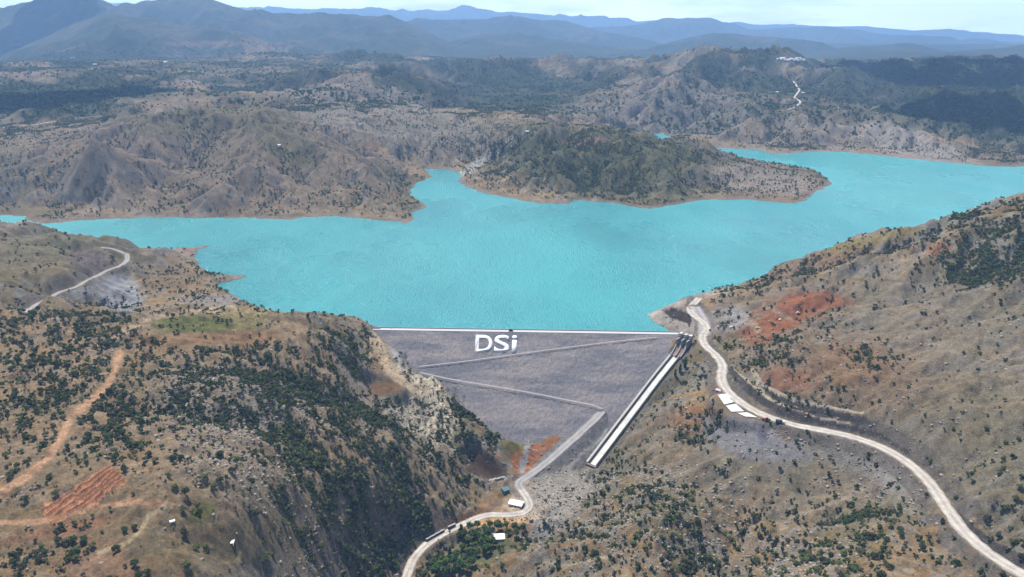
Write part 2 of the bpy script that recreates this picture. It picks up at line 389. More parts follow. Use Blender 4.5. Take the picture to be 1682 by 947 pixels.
apron = flat_line([(1141,503,6.2),(1150,518,6.4),(1157,533,6.2),(1157,548,5.4)]); carve(apron, 10.5, 1.25, .8, 30, .5)
bench_c = flat_line([(1172,511,14),(1180,520,15),(1183,532,14),(1176,545,12)])
DBC = carve(bench_c, 2.5, 1.2, 1.2, 12, 0.0, road=False)
valley_line = flat_line([(648,995,-98),(660,965,-97.5),(668,945,-97),(681,915,-95.5),(702,893,-94),(726,878,-92.5),(760,861,-91),(798,846,-89.5),(832,845,-89),(858,842,-88.5),(870,832,-88),(866,817,-87),(856,803,-86),(852,792,-85),(868,781,-83.5),(900,757,-77),(940,722,-69),(975,690,-61),(989,675,-57.5)])
carve(valley_line, 5.6, 1.3, 0.8, 28)
vsp = int(np.argmin(np.hypot(valley_line[:, 0] - P(858, 806, z=-86)[0], valley_line[:, 1] - P(858, 806, z=-86)[1])))
mid_line = flat_line([(40,512,None),(52,505,None),(90,485,None),(130,466,None),(170,448,None),(200,433,None),(210,425,None),(203,414,None),(185,408,None),(165,404,None)])
mid_line[:, 2] = np.convolve(np.pad(mid_line[:, 2], 4, mode='edge'), np.ones(9) / 9, 'valid')
carve(mid_line, 4.5, 1.0, 0.7, 25)
# spillway chute bed
chute = flat_line([(1121,570,-16),(1110,588,-18),(1035,681,-57),(973,763,-86)], 8)
chute_pts = [tuple(PD(1126, 563) + np.array([0, 0, 2.0])), tuple(PD(1110, 588) + np.array([0, 0, 2.0])), tuple(PD(1078, 628) + np.array([0, 0, 2.2])), P(1036, 681, z=-57), P(973, 764, z=-85.5)]
chute = densify(np.array(chute_pts), 8)
carve(chute, 9.0, 0.9, 0.7, 30, 1.0)
basin = flat_line([(1094,513,1.2),(1108,513,1.2),(1122,517,1.2),(1133,525,1.2)])
carve(basin, 6.0, 0.9, 0.6, 18, 0.0, road=False)
pit = [cast(775, 752), cast(790, 765), cast(820, 778)]
pit = [(p[0], p[1], p[2] - 9) for p in pit]
carve(densify(pit, 5), 5.0, 1.1, 0.6, 18, 0.0, road=False)
# far roads
far_lines = []
for ptl in ([(1303,133),(1309,141),(1313,148),(1308,154),(1305,160),(1312,165),(1314,169),(1304,175),(1288,179),(1268,184)], [(1322,184),(1338,195)], [(1372,201),(1384,207),(1398,213)],
            [(0,211),(60,203),(130,194),(205,187)]):
    l = flat_line([(a, b, None) for a, b in ptl], 30)
    l[:, 2] = np.convolve(np.pad(l[:, 2], 3, mode='edge'), np.ones(7) / 7, 'valid')
    carve(l, 5.0, 0.8, 0.5, 40, 1.5); far_lines.append(l)
# quarry pads on the left abutment ridge
def pad(u, v, ru, rv, z=None):
    c = cast(u, v); z = c[2] if z is None else z
    d = np.hypot((X - c[0]) / ru, (Y - c[1]) / rv)
    k_ = 1 - sstep(0.8, 1.25, d)
    Hh[...] = Hh * (1 - k_) + z * k_
    return c
pad(634, 637, 26, 20)
# crags on the ridge above the dam
def crag(u, v, ru, rv, amp):
    c = cast(u, v)
    k_ = np.clip(1 - ((X - c[0]) / ru) ** 2 - ((Y - c[1]) / rv) ** 2, 0, 1)
    s_ = k_ > 0
    Hh[s_] += amp * k_[s_] * (ridged(X[s_] / 14, Y[s_] / 14, 4, 77) - 0.35) * 2
crag(662, 575, 22, 40, 8); crag(745, 655, 28, 45, 7); crag(700, 622, 18, 35, 6); crag(690, 690, 40, 50, 3)
# ploughed red terraces
tc = [np.array(cast(*q)[:2]) for q in [(64,838),(180,762),(208,790),(86,866)]]
wob_t = (fbm(X / 9, Y / 9, 2, 181) - .5) * 2
tm = inpoly(X + wob_t * 3, Y + wob_t * 3, [tuple(c) for c in tc])
td = (tc[3] - tc[0]); tn = np.array([(tc[1] - tc[0])[1], -(tc[1] - tc[0])[0]]); tn /= np.linalg.norm(tn)
tq = ((X - tc[0][0]) * tn[0] + (Y - tc[0][1]) * tn[1]) / abs(np.dot(td, tn)) * 4.6 + .06 * wob_t
Hh = np.where(tm, Hh + 4.0 * ((np.abs(tq) % 1.0) - 0.5), Hh)
U, V = to_px(X, Y, Hh)

# ------------------------------------------------------------------ soil colours and cover
gx, gy = grad(Hh); SLP = np.hypot(gx, gy)
wob = (fbm(LX / .010, LY / .010, 4, 200) - .5) * 2
wob2 = (fbm(LX / .045, LY / .045, 3, 210) - .5) * 2
def E(u, v, ru, rv, rot=0.0, rng=(0, 1700), soft=0.35, w=0.5):
    c, s = math.cos(math.radians(rot)), math.sin(math.radians(rot))
    du = U - u; dv = V - v
    d = np.sqrt(((du * c + dv * s) / ru) ** 2 + ((-du * s + dv * c) / rv) ** 2) + w * wob * 0.8
    m_ = 1 - sstep(1 - soft, 1 + soft, d)
    return m_ * ((RR > rng[0]) & (RR < rng[1]))
def G(poly, rng=(0, 1700), w=3.0):
    m_ = np.zeros(Hh.shape)
    us = [p[0] for p in poly]; vs = [p[1] for p in poly]
    s_ = (U > min(us) - 8) & (U < max(us) + 8) & (V > min(vs) - 8) & (V < max(vs) + 8) & (RR > rng[0]) & (RR < rng[1])
    m_[s_] = inpoly(U[s_] + w * 2 * wob[s_], V[s_] + w * 1.5 * wob2[s_], poly)
    return m_
def L(line, width, rng=(0, 1700)):
    d = np.full(Hh.shape, 1e9)
    us = [p[0] for p in line]; vs = [p[1] for p in line]
    s_ = (U > min(us) - 30) & (U < max(us) + 30) & (V > min(vs) - 30) & (V < max(vs) + 30) & (RR > rng[0]) & (RR < rng[1])
    uu = U[s_]; vv = V[s_]; dd = np.full(uu.shape, 1e9)
    for (a0, b0), (a1, b1) in zip(line[:-1], line[1:]):
        t = np.clip(((uu - a0) * (a1 - a0) + (vv - b0) * (b1 - b0)) / ((a1 - a0) ** 2 + (b1 - b0) ** 2), 0, 1)
        dd = np.minimum(dd, np.hypot(uu - a0 - t * (a1 - a0), vv - b0 - t * (b1 - b0)))
    d[s_] = dd
    return 1 - sstep(width * .5, width * 1.0, d + wob * width * .35)
TAN = (.315, .222, .128); BRN = (.215, .145, .080); GREY = (.240, .203, .155); PALE = (.40, .345, .275); GRS = (.135, .135, .062); RED = (.30, .135, .078); ORG = (.33, .20, .115)
ROCK = (.30, .285, .265); FORE_SHADE = (.050, .068, .036); DKB = (.085, .055, .042); CON = (.62, .60, .56); FILL = (.225, .215, .215); OLV = (.165, .145, .085)
C = np.empty(Hh.shape + (3,)); C[...] = TAN
def put(m_, col, k_=1.0):
    global C
    a = np.clip(m_ * k_, 0, 1)[..., None]
    C = C * (1 - a) + np.array(col) * a
n1 = fbm(LX / .05, LY / .05, 5, 300); n2 = fbm(LX / .022, LY / .022, 4, 310); n3 = fbm(LX / .12, LY / .12, 4, 320)
put(sstep(.45, .62, n1), BRN, .8); put(sstep(.48, .66, n2), GREY, .75); put(sstep(.58, .72, fbm(LX / .016, LY / .016, 4, 330)), PALE, .5); put(sstep(.50, .66, n3), OLV, .7)
put(sstep(.3, -1.2, Cv) if False else sstep(.4, 1.6, -Cv), OLV, .55)
put(sstep(.80, 1.25, SLP + wob * .25), ROCK, .65)
put(sstep(.50, .68, fbm(LX / .03, LY / .014, 4, 360)) * (RR < 1700) * sstep(.25, .6, SLP), ROCK, .6)
# far country: more woods and cooler ground
far = sstep(2900, 4200, RR)
put(far * sstep(.36, .56, n3 * .5 + n1 * .5), FORE_SHADE, .9)
put(sstep(4500, 7500, RR) * sstep(.40, .52, n1), FORE_SHADE, .9); put(sstep(8000, 9500, RR), FORE_SHADE, .8)
# wet and bare shore band
band = (1 - sstep(1.6, 4.2, Hh + wob * 1.6)) * ((RR > 1050) & (Hh > -3) & (RR < 3800))
put(band, (.275, .23, .19), .75)
# whole hillsides
put(E(1500, 620, 280, 190, 0), (.25, .215, .17), .65); put(E(1250, 770, 230, 75, 10), GREY, .65); put(E(1380, 620, 160, 60, 5), (.22, .145, .09), .55); put(E(1600, 740, 130, 110), OLV, .35)
put(E(100, 420, 160, 45, 3), OLV, .55); put(E(250, 880, 240, 90), BRN, .55); put(E(330, 850, 190, 80), OLV, .5); put(E(260, 680, 420, 200), (.34, .245, .16), .5); put(E(620, 800, 160, 160), (.30, .225, .15), .6)
put(E(330, 240, 300, 110, 0, (1650, 3000)), (.245, .185, .14), .6); put(E(350, 195, 150, 28, 0, (1700, 3000)), OLV, .7); put(E(470, 240, 60, 25, 30, (1700, 3000)), GRS, .6)
put(E(1000, 265, 190, 55, 4, (1700, 2700)), (.095, .105, .048), .85); put(E(1250, 295, 95, 22, 8, (1700, 2700)), (.33, .275, .23), .75); put(E(960, 232, 40, 8, 0, (1700, 2700)), (.26, .16, .12), .8); put(E(1030, 238, 45, 9, 0, (1700, 2700)), GRS, .7)
put(L([(850,226),(800,257),(762,284)], 9, (2100, 2800)), (.46, .43, .40), .8); put(L([(790,240),(745,265)], 5, (2100, 2800)), (.42, .39, .36), .6)
put(E(640, 190, 180, 42, 12, (2300, 4200)), (.27, .245, .22), .6); put(E(1080, 180, 150, 45, 0, (2700, 4500)), (.27, .245, .22), .5); put(E(1330, 225, 130, 25, 0, (2600, 4200)), (.30, .25, .20), .6); put(E(1500, 240, 90, 25, 20, (2600, 4200)), (.36, .32, .29), .7)
put(E(1520, 140, 260, 38, 0, (3300, 9000)), FORE_SHADE, .8); put(E(1600, 195, 110, 32, 15, (2900, 6000)), FORE_SHADE, .9); put(E(80, 165, 120, 28, 8, (2900, 6000)), FORE_SHADE, .9); put(E(225, 150, 60, 14, 0, (2900, 6500)), FORE_SHADE, .8)  # second and last patches paint cloud shade in the forest colour
put(E(330, 105, 140, 14, 0, (3500, 9000)), OLV, .7); put(E(340, 72, 70, 5, 0, (5000, 12000)), (.3, .18, .13), .6); put(E(820, 93, 45, 5, 0, (4500, 9000)), (.33, .2, .15), .8); put(E(850, 150, 130, 28, 0, (3300, 7000)), FORE_SHADE, .7)
# red ground
put(E(1290, 512, 75, 30, -18), RED, .95); put(E(1250, 545, 40, 22), RED, .8); put(E(1350, 495, 45, 14), RED, .9); put(E(1240, 505, 60, 18, -30), GREY, .5); put(L([(1205,510),(1245,540)], 8), PALE, .6); put(L([(1255,500),(1300,525)], 4), PALE, .5)
put(E(1290, 625, 50, 18), (.27, .14, .09), .8); put(E(1150, 690, 45, 25), (.29, .15, .075), .85); put(E(1180, 700, 60, 25), (.25, .16, .08), .6); put(E(1400, 600, 70, 40), (.25, .16, .10), .7); put(E(1330, 430, 110, 18, -18), (.25, .165, .11), .7); put(E(1430, 395, 80, 8, -14), (.30, .245, .11), .7); put(E(1540, 408, 20, 10), RED, .7)
# fills and cuts along the road
put(E(1240, 722, 95, 32, 14), (.235, .228, .235), .95); put(E(1253, 710, 11, 20), (.13, .125, .155), .9); put(E(1295, 712, 14, 16), (.21, .15, .125), .8); put(E(1400, 745, 80, 25, 20), (.255, .24, .23), .7); put(E(1470, 790, 40, 20, 30), (.33, .31, .29), .7)
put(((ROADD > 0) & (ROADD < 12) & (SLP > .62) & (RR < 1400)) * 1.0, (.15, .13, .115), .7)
for D3, w_ in ((DBA, 2.2), (DBB, 2.2), (DBC, 2.6)): put(1 - sstep(w_ * .8, w_ * 1.5, D3 + wob * .8), (.50, .44, .35), .9)
CUT_SHADE = (.082, .072, .068)  # shade of the steep cut faces, painted into the ground colour
put(G([(1193,606),(1213,634),(1250,663),(1285,684),(1330,696),(1400,708),(1445,718),(1500,752),(1490,738),(1440,708),(1400,698),(1350,688),(1317,678),(1283,667),(1256,652),(1222,623),(1200,600)], (500, 1000), 1), CUT_SHADE, 1)
put(G([(1238,614),(1256,636),(1278,648),(1300,658),(1340,667),(1380,676),(1418,683),(1440,697),(1412,697),(1380,691),(1340,684),(1300,672),(1262,648)], (500, 1000), 1.5), CUT_SHADE, .95)
put(G([(1575,838),(1605,868),(1645,896),(1690,918),(1690,940),(1640,918),(1600,890),(1572,855)], (300, 800), 1), CUT_SHADE, .9)
put(G([(1180,512),(1192,516),(1194,530),(1184,546),(1176,548),(1186,530)], (700, 1300), 1), CUT_SHADE, .8); put(G([(1136,500),(1150,490),(1156,508),(1172,535),(1168,548),(1160,525),(1145,512)], (700, 1300), 1), CUT_SHADE, .55)
put(E(1150, 533, 13, 24, -25), (.46, .42, .37), .9); put(E(1128, 543, 22, 7), (.42, .385, .34), .9)
put(E(1115, 520, 60, 25, 15), (.34, .305, .27), .9); put(E(1085, 523, 24, 9, 25), (.48, .43, .38), .9); put(L([(1066,517),(1085,508),(1110,500),(1135,491)], 5), (.5, .44, .38), .85); put(G([(1090,512),(1100,508),(1115,509),(1128,514),(1137,524),(1134,532),(1118,527),(1103,521)], (800, 1300), 1), (.06, .045, .04), 1); put(E(1190, 525, 26, 26), (.26, .23, .205), .9); put(E(1210, 520, 20, 18), (.37, .35, .34), .7); put(E(1175, 478, 40, 7, -12), (.42, .37, .31), .9)
# left ridge and quarry
put(E(690, 655, 50, 80, -30), (.74, .64, .49), .95); put(E(672, 672, 52, 34, 20), (.43, .39, .31), .9); put(E(655, 572, 16, 26), (.46, .44, .42), .95); put(E(672, 590, 16, 32, -20), (.33, .32, .31), .9); put(E(615, 570, 16, 28, -10), (.40, .31, .22), .8); put(E(634, 636, 41, 17), (.165, .105, .062), 1.0); put(E(628, 597, 20, 19), (.22, .15, .095), .95); put(L([(616,548),(618,565),(628,585),(640,605),(662,625),(692,642)], 12), (.55, .44, .31), .85); put(L([(612,560),(606,580),(600,598)], 7), (.5, .37, .25), .8)
put(E(620, 640, 60, 100, -20) * sstep(.5, .8, SLP), ROCK, .4)
put(E(385, 665, 120, 60, 10), (.30, .27, .24), .5); put(E(370, 760, 110, 60, 30), (.37, .30, .225), .5)
# fields
put(G([(250,520),(400,508),(440,516),(420,545),(255,548)]), (.24, .21, .10), .8); put(E(320, 532, 62, 14), (.115, .13, .045), .8); put(G([(215,552),(340,545),(470,540),(460,565),(230,572)]), (.29, .185, .11), .9); put(E(480, 540, 30, 18), (.34, .25, .165), .9); put(E(390, 510, 70, 8), (.36, .29, .17), .9)
tmc = tm.astype(float); put(tmc, (.62, .33, .20), 1.0); put(tmc * ((np.abs(tq) % 1.0) > .62), (.15, .07, .05), .85)  # lit tops and shaded steps of the terraces painted into the colour
put(E(110, 868, 90, 10, -12), (.31, .17, .11), .8); put(E(160, 930, 70, 40), (.26, .165, .105), .8); put(E(150, 925, 30, 24), (.33, .22, .15), .9)
put(G([(302,853),(335,822),(358,830),(330,868)]), (.20, .19, .075), .95); put(E(345, 880, 30, 20, 10), (.27, .19, .125), .8); put(E(390, 890, 46, 32, 0), (.15, .125, .08), .7)
for k_ in range(4): put(L([(432 - k_ * 8, 855), (428 - k_ * 8, 890), (408 - k_ * 6, 918), (372 - k_ * 4, 925)], 3.2), (.38, .30, .19), .85)
put(E(290, 880, 130, 60) * sstep(.5, .6, n2), (.14, .12, .075), .6)
# toe of the dam and the valley
put(G([(820,712),(928,711),(905,742),(868,785),(845,778),(838,745)], (700, 1000), 2), (.36, .17, .095), 1); put(E(845, 728, 24, 18), (.15, .155, .055), .85); put(E(895, 722, 18, 10), (.22, .13, .065), .6); put(E(930, 735, 40, 8, -38), (.22, .20, .10), .8)
put(L([(868,711),(866,735),(858,765),(856,778)], 6.5, (700, 1000)), (.34, .325, .33), 1)
put(G([(925,714),(985,664),(1030,640),(1095,562),(1106,592),(1000,720),(948,768),(880,795),(862,780)], (650, 1010), 2), FILL, 1); put(E(1020, 655, 25, 14), (.36, .34, .31), .8); put(E(985, 668, 24, 9, -20), (.34, .33, .325), .9); put(L([(1035,640),(1010,680),(975,740),(950,765)], 3), (.34, .33, .31), .8)
put(E(930, 795, 70, 30, -10), (.36, .33, .30), .8); put(E(890, 845, 50, 32, -15), (.31, .30, .295), .85); put(E(862, 805, 26, 22), (.40, .33, .27), .9); put(E(835, 852, 66, 16, -14), (.62, .39, .23), 1); put(E(848, 870, 32, 9, -14), (.26, .14, .09), .9); put(L([(862,800),(872,835),(850,845)], 6), (.46, .36, .26), .9)
put(E(850, 833, 30, 15), (.56, .44, .32), .9); put(E(905, 820, 55, 35, -20), (.44, .405, .36), .7); put(E(797, 765, 36, 20, 20), DKB, 1); put(L([(772,780),(800,790),(840,784)], 3), (.42, .37, .31), .8); put(E(770, 848, 60, 5, -22), (.22, .12, .08), .8); put(L([(640,905),(690,870),(760,845),(815,815)], 4), (.30, .19, .125), .7)
put(E(790, 900, 60, 30, -20), (.10, .115, .045), .8)
# slides on the mid left hill
put(E(195, 482, 40, 28, 20), (.36, .36, .375), .95); put(E(145, 477, 35, 8, -10), (.31, .30, .29), .9); put(E(150, 428, 38, 17, 15), (.165, .125, .115), .85); put(E(120, 400, 45, 10, 0), GRS, .4); put(E(285, 450, 30, 30), (.22, .165, .11), .6); put(E(350, 492, 50, 10), (.34, .31, .29), .8)
put(E(310, 410, 40, 10, 0), (.32, .23, .18), .9); put(E(375, 459, 34, 7, 0), (.31, .245, .19), .9)
# tracks of bare earth
for ln, w_, c_ in [([(-10,815),(40,785),(80,750),(104,716),(114,686),(150,656),(176,634),(186,610),(196,580)], 8, (.58,.36,.23)), ([(155,572),(210,541),(250,521),(300,513),(385,505)], 5.5, (.52,.40,.28)), ([(-10,858),(60,858),(110,845),(160,832),(220,823),(282,828)], 6, (.50,.31,.20)),
               ([(162,908),(210,890),(232,870),(246,845),(280,830)], 5, (.46,.37,.25)), ([(345,486),(292,498),(240,516)], 3, (.34,.29,.23)), ([(850,915),(900,922),(930,928),(975,918),(1010,912)], 3.2, (.37,.32,.26)), ([(1020,835),(1060,800),(1100,770)], 2, (.36,.31,.25)), ([(130,690),(160,680)], 3, (.4,.3,.2)),
               ([(1440,790),(1385,820),(1300,850),(1240,900)], 4, (.33,.27,.21)), ([(1420,460),(1520,462),(1640,462)], 2.0, (.2,.16,.12)), ([(1330,655),(1370,642),(1420,635)], 2.5, (.33,.28,.2))]:
    put(L(ln, w_), c_, .9)
put(L([(700,233),(640,222),(540,205),(430,190)], 2.0, (2000, 3500)), (.38, .33, .28), .5)
put(zone_d * 1.0, FILL, 1.0)
lum_ = C.mean(axis=2, keepdims=True); C = np.clip(lum_ + (1.20 - .24 * sstep(1250, 1600, RR))[..., None] * (C - lum_), .01, 1)
C *= .76 * (.84 + .10 * sstep(1300, 1500, RR) - .10 * sstep(1550, 1700, RR))[..., None]
C *= (0.54 + 0.36 * fbm(LX / .006, LY / .006, 3, 350))[..., None]

# cover: share of the ground under crowns
D = 0.05 + 0.12 * sstep(.45, .70, n2)
D = np.where(RR > 1600, .10 + .16 * sstep(.42, .65, n2) , D)
D = np.where(RR > 3000, .16 + .5 * sstep(.42, .55, n3 * .5 + n1 * .5), D)
def dn(m_, val):
    global D
    D = D * (1 - m_) + val * m_
dn(E(100, 620, 190, 120), .26); dn(E(130, 540, 160, 34), .40); dn(E(80, 670, 60, 70), .5); dn(E(185, 700, 60, 60), .5); dn(E(300, 600, 120, 20), .40); dn(E(380, 580, 180, 12), .32)
dn(E(420, 670, 170, 70, 15), .30); dn(E(470, 610, 90, 45), .55); dn(E(560, 590, 50, 50), .55); dn(E(560, 730, 160, 110, 25), .85); dn(E(630, 860, 100, 100), .95); dn(E(490, 810, 70, 80), .8); dn(E(350, 660, 90, 30, 15), .6); dn(E(730, 790, 60, 40), .38); dn(E(560, 880, 90, 60), .5)
dn(E(380, 770, 90, 70, 20), .14); dn(E(290, 870, 220, 90), .035); dn(E(50, 920, 60, 30, -30), .4); dn(E(110, 900, 40, 50), .3); dn(E(350, 530, 130, 34), .03); dn(E(480, 545, 34, 16), .04)
dn(E(765, 680, 70, 50, 40), .66); dn(E(800, 720, 40, 35), .6); dn(E(670, 640, 45, 85, -25), .05); dn(E(634, 632, 45, 28), .0); dn(E(797, 768, 38, 22), .0); dn(E(680, 575, 20, 40), .06)
dn(E(1080, 850, 60, 70), .34); dn(E(1000, 900, 110, 60), .16); dn(E(1150, 900, 50, 50), .34); dn(E(960, 800, 40, 40), .2); dn(E(1250, 760, 210, 60, 10), .022); dn(E(1380, 880, 140, 65, -12), .27); dn(E(1260, 870, 60, 40, -40), .42); dn(E(1580, 820, 90, 50), .09)
dn(E(1520, 600, 220, 150), .022); dn(E(1630, 408, 100, 62, -8), .72); dn(E(1380, 420, 170, 22, -20), .20); dn(E(1480, 400, 60, 18, -15), .30); dn(E(1280, 580, 55, 26, -20), .42); dn(E(1430, 590, 40, 26), .3); dn(E(1180, 575, 30, 16), .2); dn(E(1145, 700, 40, 34), .34); dn(E(1110, 640, 40, 30), .06)
dn(E(1280, 512, 80, 36, -18), .015); dn(E(900, 800, 80, 60), .05); dn(E(120, 440, 190, 60), .03); dn(E(330, 470, 80, 40), .10)
dn(E(1108, 522, 62, 32), 0.0); dn(E(1155, 520, 22, 40), .01); dn(E(1000, 265, 200, 60, 4, (1700, 2800)), .62); dn(E(1250, 292, 100, 20, 8, (1700, 2800)), .16); dn(E(330, 260, 320, 100, 0, (1650, 3000)), .12)
dn(E(1520, 140, 260, 38, 0, (3300, 9000)), .8); dn(E(1600, 195, 110, 32, 15, (2900, 6000)), .85); dn(E(80, 165, 120, 28, 8, (2900, 6000)), .85)  # middle patch: dense trees added to darken the cloud shade
D = D * np.sqrt(1 + SLP ** 2) * (0.25 + 1.5 * sstep(.40, .60, fbm(LX / .016, LY / .016, 4, 400))) * np.clip(1 - .35 * Cv, .35, 1.9)
D = np.where((ROADD < 4) | zone_d | lake_in | tm | ((Hh < 3) & (RR > 1060)), 0, D)
D = D * (1 - L([(-10,815),(40,785),(80,750),(104,716),(114,686),(150,656),(176,634),(186,610),(196,580)], 13)) * (1 - E(1216, 668, 52, 28, 25)) * (1 - L([(-10,858),(60,858),(110,845),(160,832),(220,823),(282,828)], 9))
D = D * (1 - G([(820,705),(985,655),(1106,545),(1120,600),(948,778),(870,835),(810,865),(800,845)], (600, 1010), 1))
# ------------------------------------------------------------------ mesh and material helpers
def mesh_np(name, V3, F, mat, smooth=False, col=None, cname='soil'):
    me = bpy.data.meshes.new(name)
    n = F.shape[1]
    me.vertices.add(len(V3)); me.vertices.foreach_set('co', np.ascontiguousarray(V3, np.float32).ravel())
    me.loops.add(F.size); me.loops.foreach_set('vertex_index', np.ascontiguousarray(F, np.int32).ravel())
    me.polygons.add(len(F)); me.polygons.foreach_set('loop_start', np.arange(0, F.size, n, dtype=np.int32))
    me.update(calc_edges=True)
    if smooth: me.polygons.foreach_set('use_smooth', np.ones(len(F), bool))
    if col is not None:
        at = me.color_attributes.new(cname, 'FLOAT_COLOR', 'POINT')
        at.data.foreach_set('color', np.ascontiguousarray(np.concatenate([col, np.ones((len(col), 1))], 1), np.float32).ravel())
    me.materials.append(mat)
    return me
def link(name, me, parent=None, loc=None):
    o = bpy.data.objects.new(name, me); COL.objects.link(o)
    if parent is not None: o.parent = parent
    if loc is not None: o.location = loc
    return o
def structure(o): o['kind'] = 'structure'; return o
def tag(o, label, cat, group=None, kind=None):
    if label: o['label'] = label
    if cat: o['category'] = cat
    if group: o['group'] = group
    if kind: o['kind'] = kind
    return o

def mat_new(name, rough=0.9, col=(.5, .5, .5), spec=0.3):
    m = bpy.data.materials.new(name); m.use_nodes = True
    nt = m.node_tree; b = nt.nodes['Principled BSDF']
    b.inputs['Base Color'].default_value = (*col, 1); b.inputs['Roughness'].default_value = rough
    b.inputs['Specular IOR Level'].default_value = spec
    return m, nt, b
def N(nt, t, **kw):
    n = nt.nodes.new(t)
    for k_, v_ in kw.items():
        if k_ in n.inputs: n.inputs[k_].default_value = v_
        else: setattr(n, k_, v_)
    return n
def noise_val(nt, scale, detail=4, rough=.6, coord=None):
    n = N(nt, 'ShaderNodeTexNoise'); n.inputs['Scale'].default_value = scale; n.inputs['Detail'].default_value = detail; n.inputs['Roughness'].default_value = rough
    if coord is not None: nt.links.new(coord, n.inputs['Vector'])
    return n.outputs['Fac']
def remap(nt, sock, a, b, lo, hi):
    n = N(nt, 'ShaderNodeMapRange'); n.inputs['From Min'].default_value = a; n.inputs['From Max'].default_value = b; n.inputs['To Min'].default_value = lo; n.inputs['To Max'].default_value = hi
    nt.links.new(sock, n.inputs['Value']); return n.outputs['Result']
def mul(nt, a, b):
    n = N(nt, 'ShaderNodeMath', operation='MULTIPLY'); nt.links.new(a, n.inputs[0])
    if isinstance(b, float): n.inputs[1].default_value = b
    else: nt.links.new(b, n.inputs[1])
    return n.outputs[0]
def tint(nt, colsock, fac):
    """colour times a grey factor"""
    n = N(nt, 'ShaderNodeVectorMath', operation='SCALE'); nt.links.new(colsock, n.inputs[0]); nt.links.new(fac, n.inputs['Scale']); return n.outputs[0]
def mixc(nt, fac, a, b):
    n = N(nt, 'ShaderNodeMix', data_type='RGBA'); nt.links.new(fac, n.inputs[0])
    for s_, v_ in ((n.inputs[6], a), (n.inputs[7], b)):
        if isinstance(v_, tuple): s_.default_value = (*v_, 1)
        else: nt.links.new(v_, s_)
    return n.outputs[2]
def bump(nt, b, h, dist, strength=1.0):
    n = N(nt, 'ShaderNodeBump'); n.inputs['Distance'].default_value = dist; n.inputs['Strength'].default_value = strength
    nt.links.new(h, n.inputs['Height']); nt.links.new(n.outputs[0], b.inputs['Normal'])

def ground_mat(name, s):
    m, nt, b = mat_new(name, 1.0, spec=0.1)
    at = N(nt, 'ShaderNodeAttribute', attribute_name='soil')
    tc_ = N(nt, 'ShaderNodeTexCoord').outputs['Object']
    a = noise_val(nt, .55 / s, 5, .75, tc_); c = noise_val(nt, .11 / s, 5, .7, tc_); d = noise_val(nt, 1.6 / s, 3, .7, tc_)
    f = mul(nt, remap(nt, a, .3, .7, .60, 1.40), remap(nt, c, .3, .7, .68, 1.32))
    col = tint(nt, at.outputs['Color'], f)
    # low dry scrub and stones between the crowns
    sc = remap(nt, noise_val(nt, .30 / s, 3, .8, tc_), .60, .68, 0., .75)
    col = mixc(nt, sc, col, (.085, .078, .045))
    st = remap(nt, d, .66, .74, 0., .6)
    col = mixc(nt, st, col, (.42, .39, .35))
    nt.links.new(col, b.inputs['Base Color'])
    bump(nt, b, a, 2.2 * s, .8)
    return m
GM = ground_mat('dry hillside earth', 1.0); GM2 = ground_mat('distant hill earth', 6.0)

# the land: one sheet, near part and far hills share their seam
idx = np.arange(NR * NT).reshape(NR, NT)
isp = int((math.log(3600) - lr[0]) / DL)
def land(name, i0, i1, m):
    id_ = np.arange((i1 - i0) * NT).reshape(i1 - i0, NT)
    F = np.stack([id_[:-1, :-1], id_[1:, :-1], id_[1:, 1:], id_[:-1, 1:]], -1).reshape(-1, 4)[:, ::-1]
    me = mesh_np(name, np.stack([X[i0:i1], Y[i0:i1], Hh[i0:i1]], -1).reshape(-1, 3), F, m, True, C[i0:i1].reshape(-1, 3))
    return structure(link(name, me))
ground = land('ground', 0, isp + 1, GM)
hills = land('hills', isp, NR, GM2)

# water
m, nt, b = mat_new('turquoise lake water', .30, (.03, .40, .45), .5)
tc_ = N(nt, 'ShaderNodeTexCoord').outputs['Object']
mp = N(nt, 'ShaderNodeMapping'); mp.inputs['Scale'].default_value = (1, .55, 1); nt.links.new(tc_, mp.inputs['Vector'])
w1 = noise_val(nt, .34, 3, .7, mp.outputs[0]); w2 = noise_val(nt, .085, 3, .6, mp.outputs[0]); w3 = noise_val(nt, .0035, 5, .65, mp.outputs[0]); w4 = noise_val(nt, .0012, 3, .5, tc_)
ad = N(nt, 'ShaderNodeMath', operation='ADD'); nt.links.new(w1, ad.inputs[0]); nt.links.new(w2, ad.inputs[1])
bump(nt, b, ad.outputs[0], 4.0, .9)
c1 = mixc(nt, remap(nt, w4, .35, .65, 0., 1.), (.0040, .142, .172), (.0060, .203, .212))
c2 = mixc(nt, remap(nt, w3, .38, .80, 0., .8), c1, (.034, .285, .292))
nt.links.new(c2, b.inputs['Base Color']); nt.links.new(remap(nt, noise_val(nt, .0022, 4, .6, mp.outputs[0]), .38, .62, .22, .40), b.inputs['Roughness'])
yc = float((A3[1] + B3[1]) / 2) + 6
wx = np.linspace(-5200, 5200, 40); wy = np.concatenate([[yc], np.linspace(1050, 3500, 30)])
GX, GY = np.meshgrid(wx, wy); id_ = np.arange(GX.size).reshape(GX.shape)
Fw = np.stack([id_[:-1, :-1], id_[:-1, 1:], id_[1:, 1:], id_[1:, :-1]], -1).reshape(-1, 4)
structure(link('water', mesh_np('water', np.stack([GX, GY, 0 * GX], -1).reshape(-1, 3), Fw, m)))

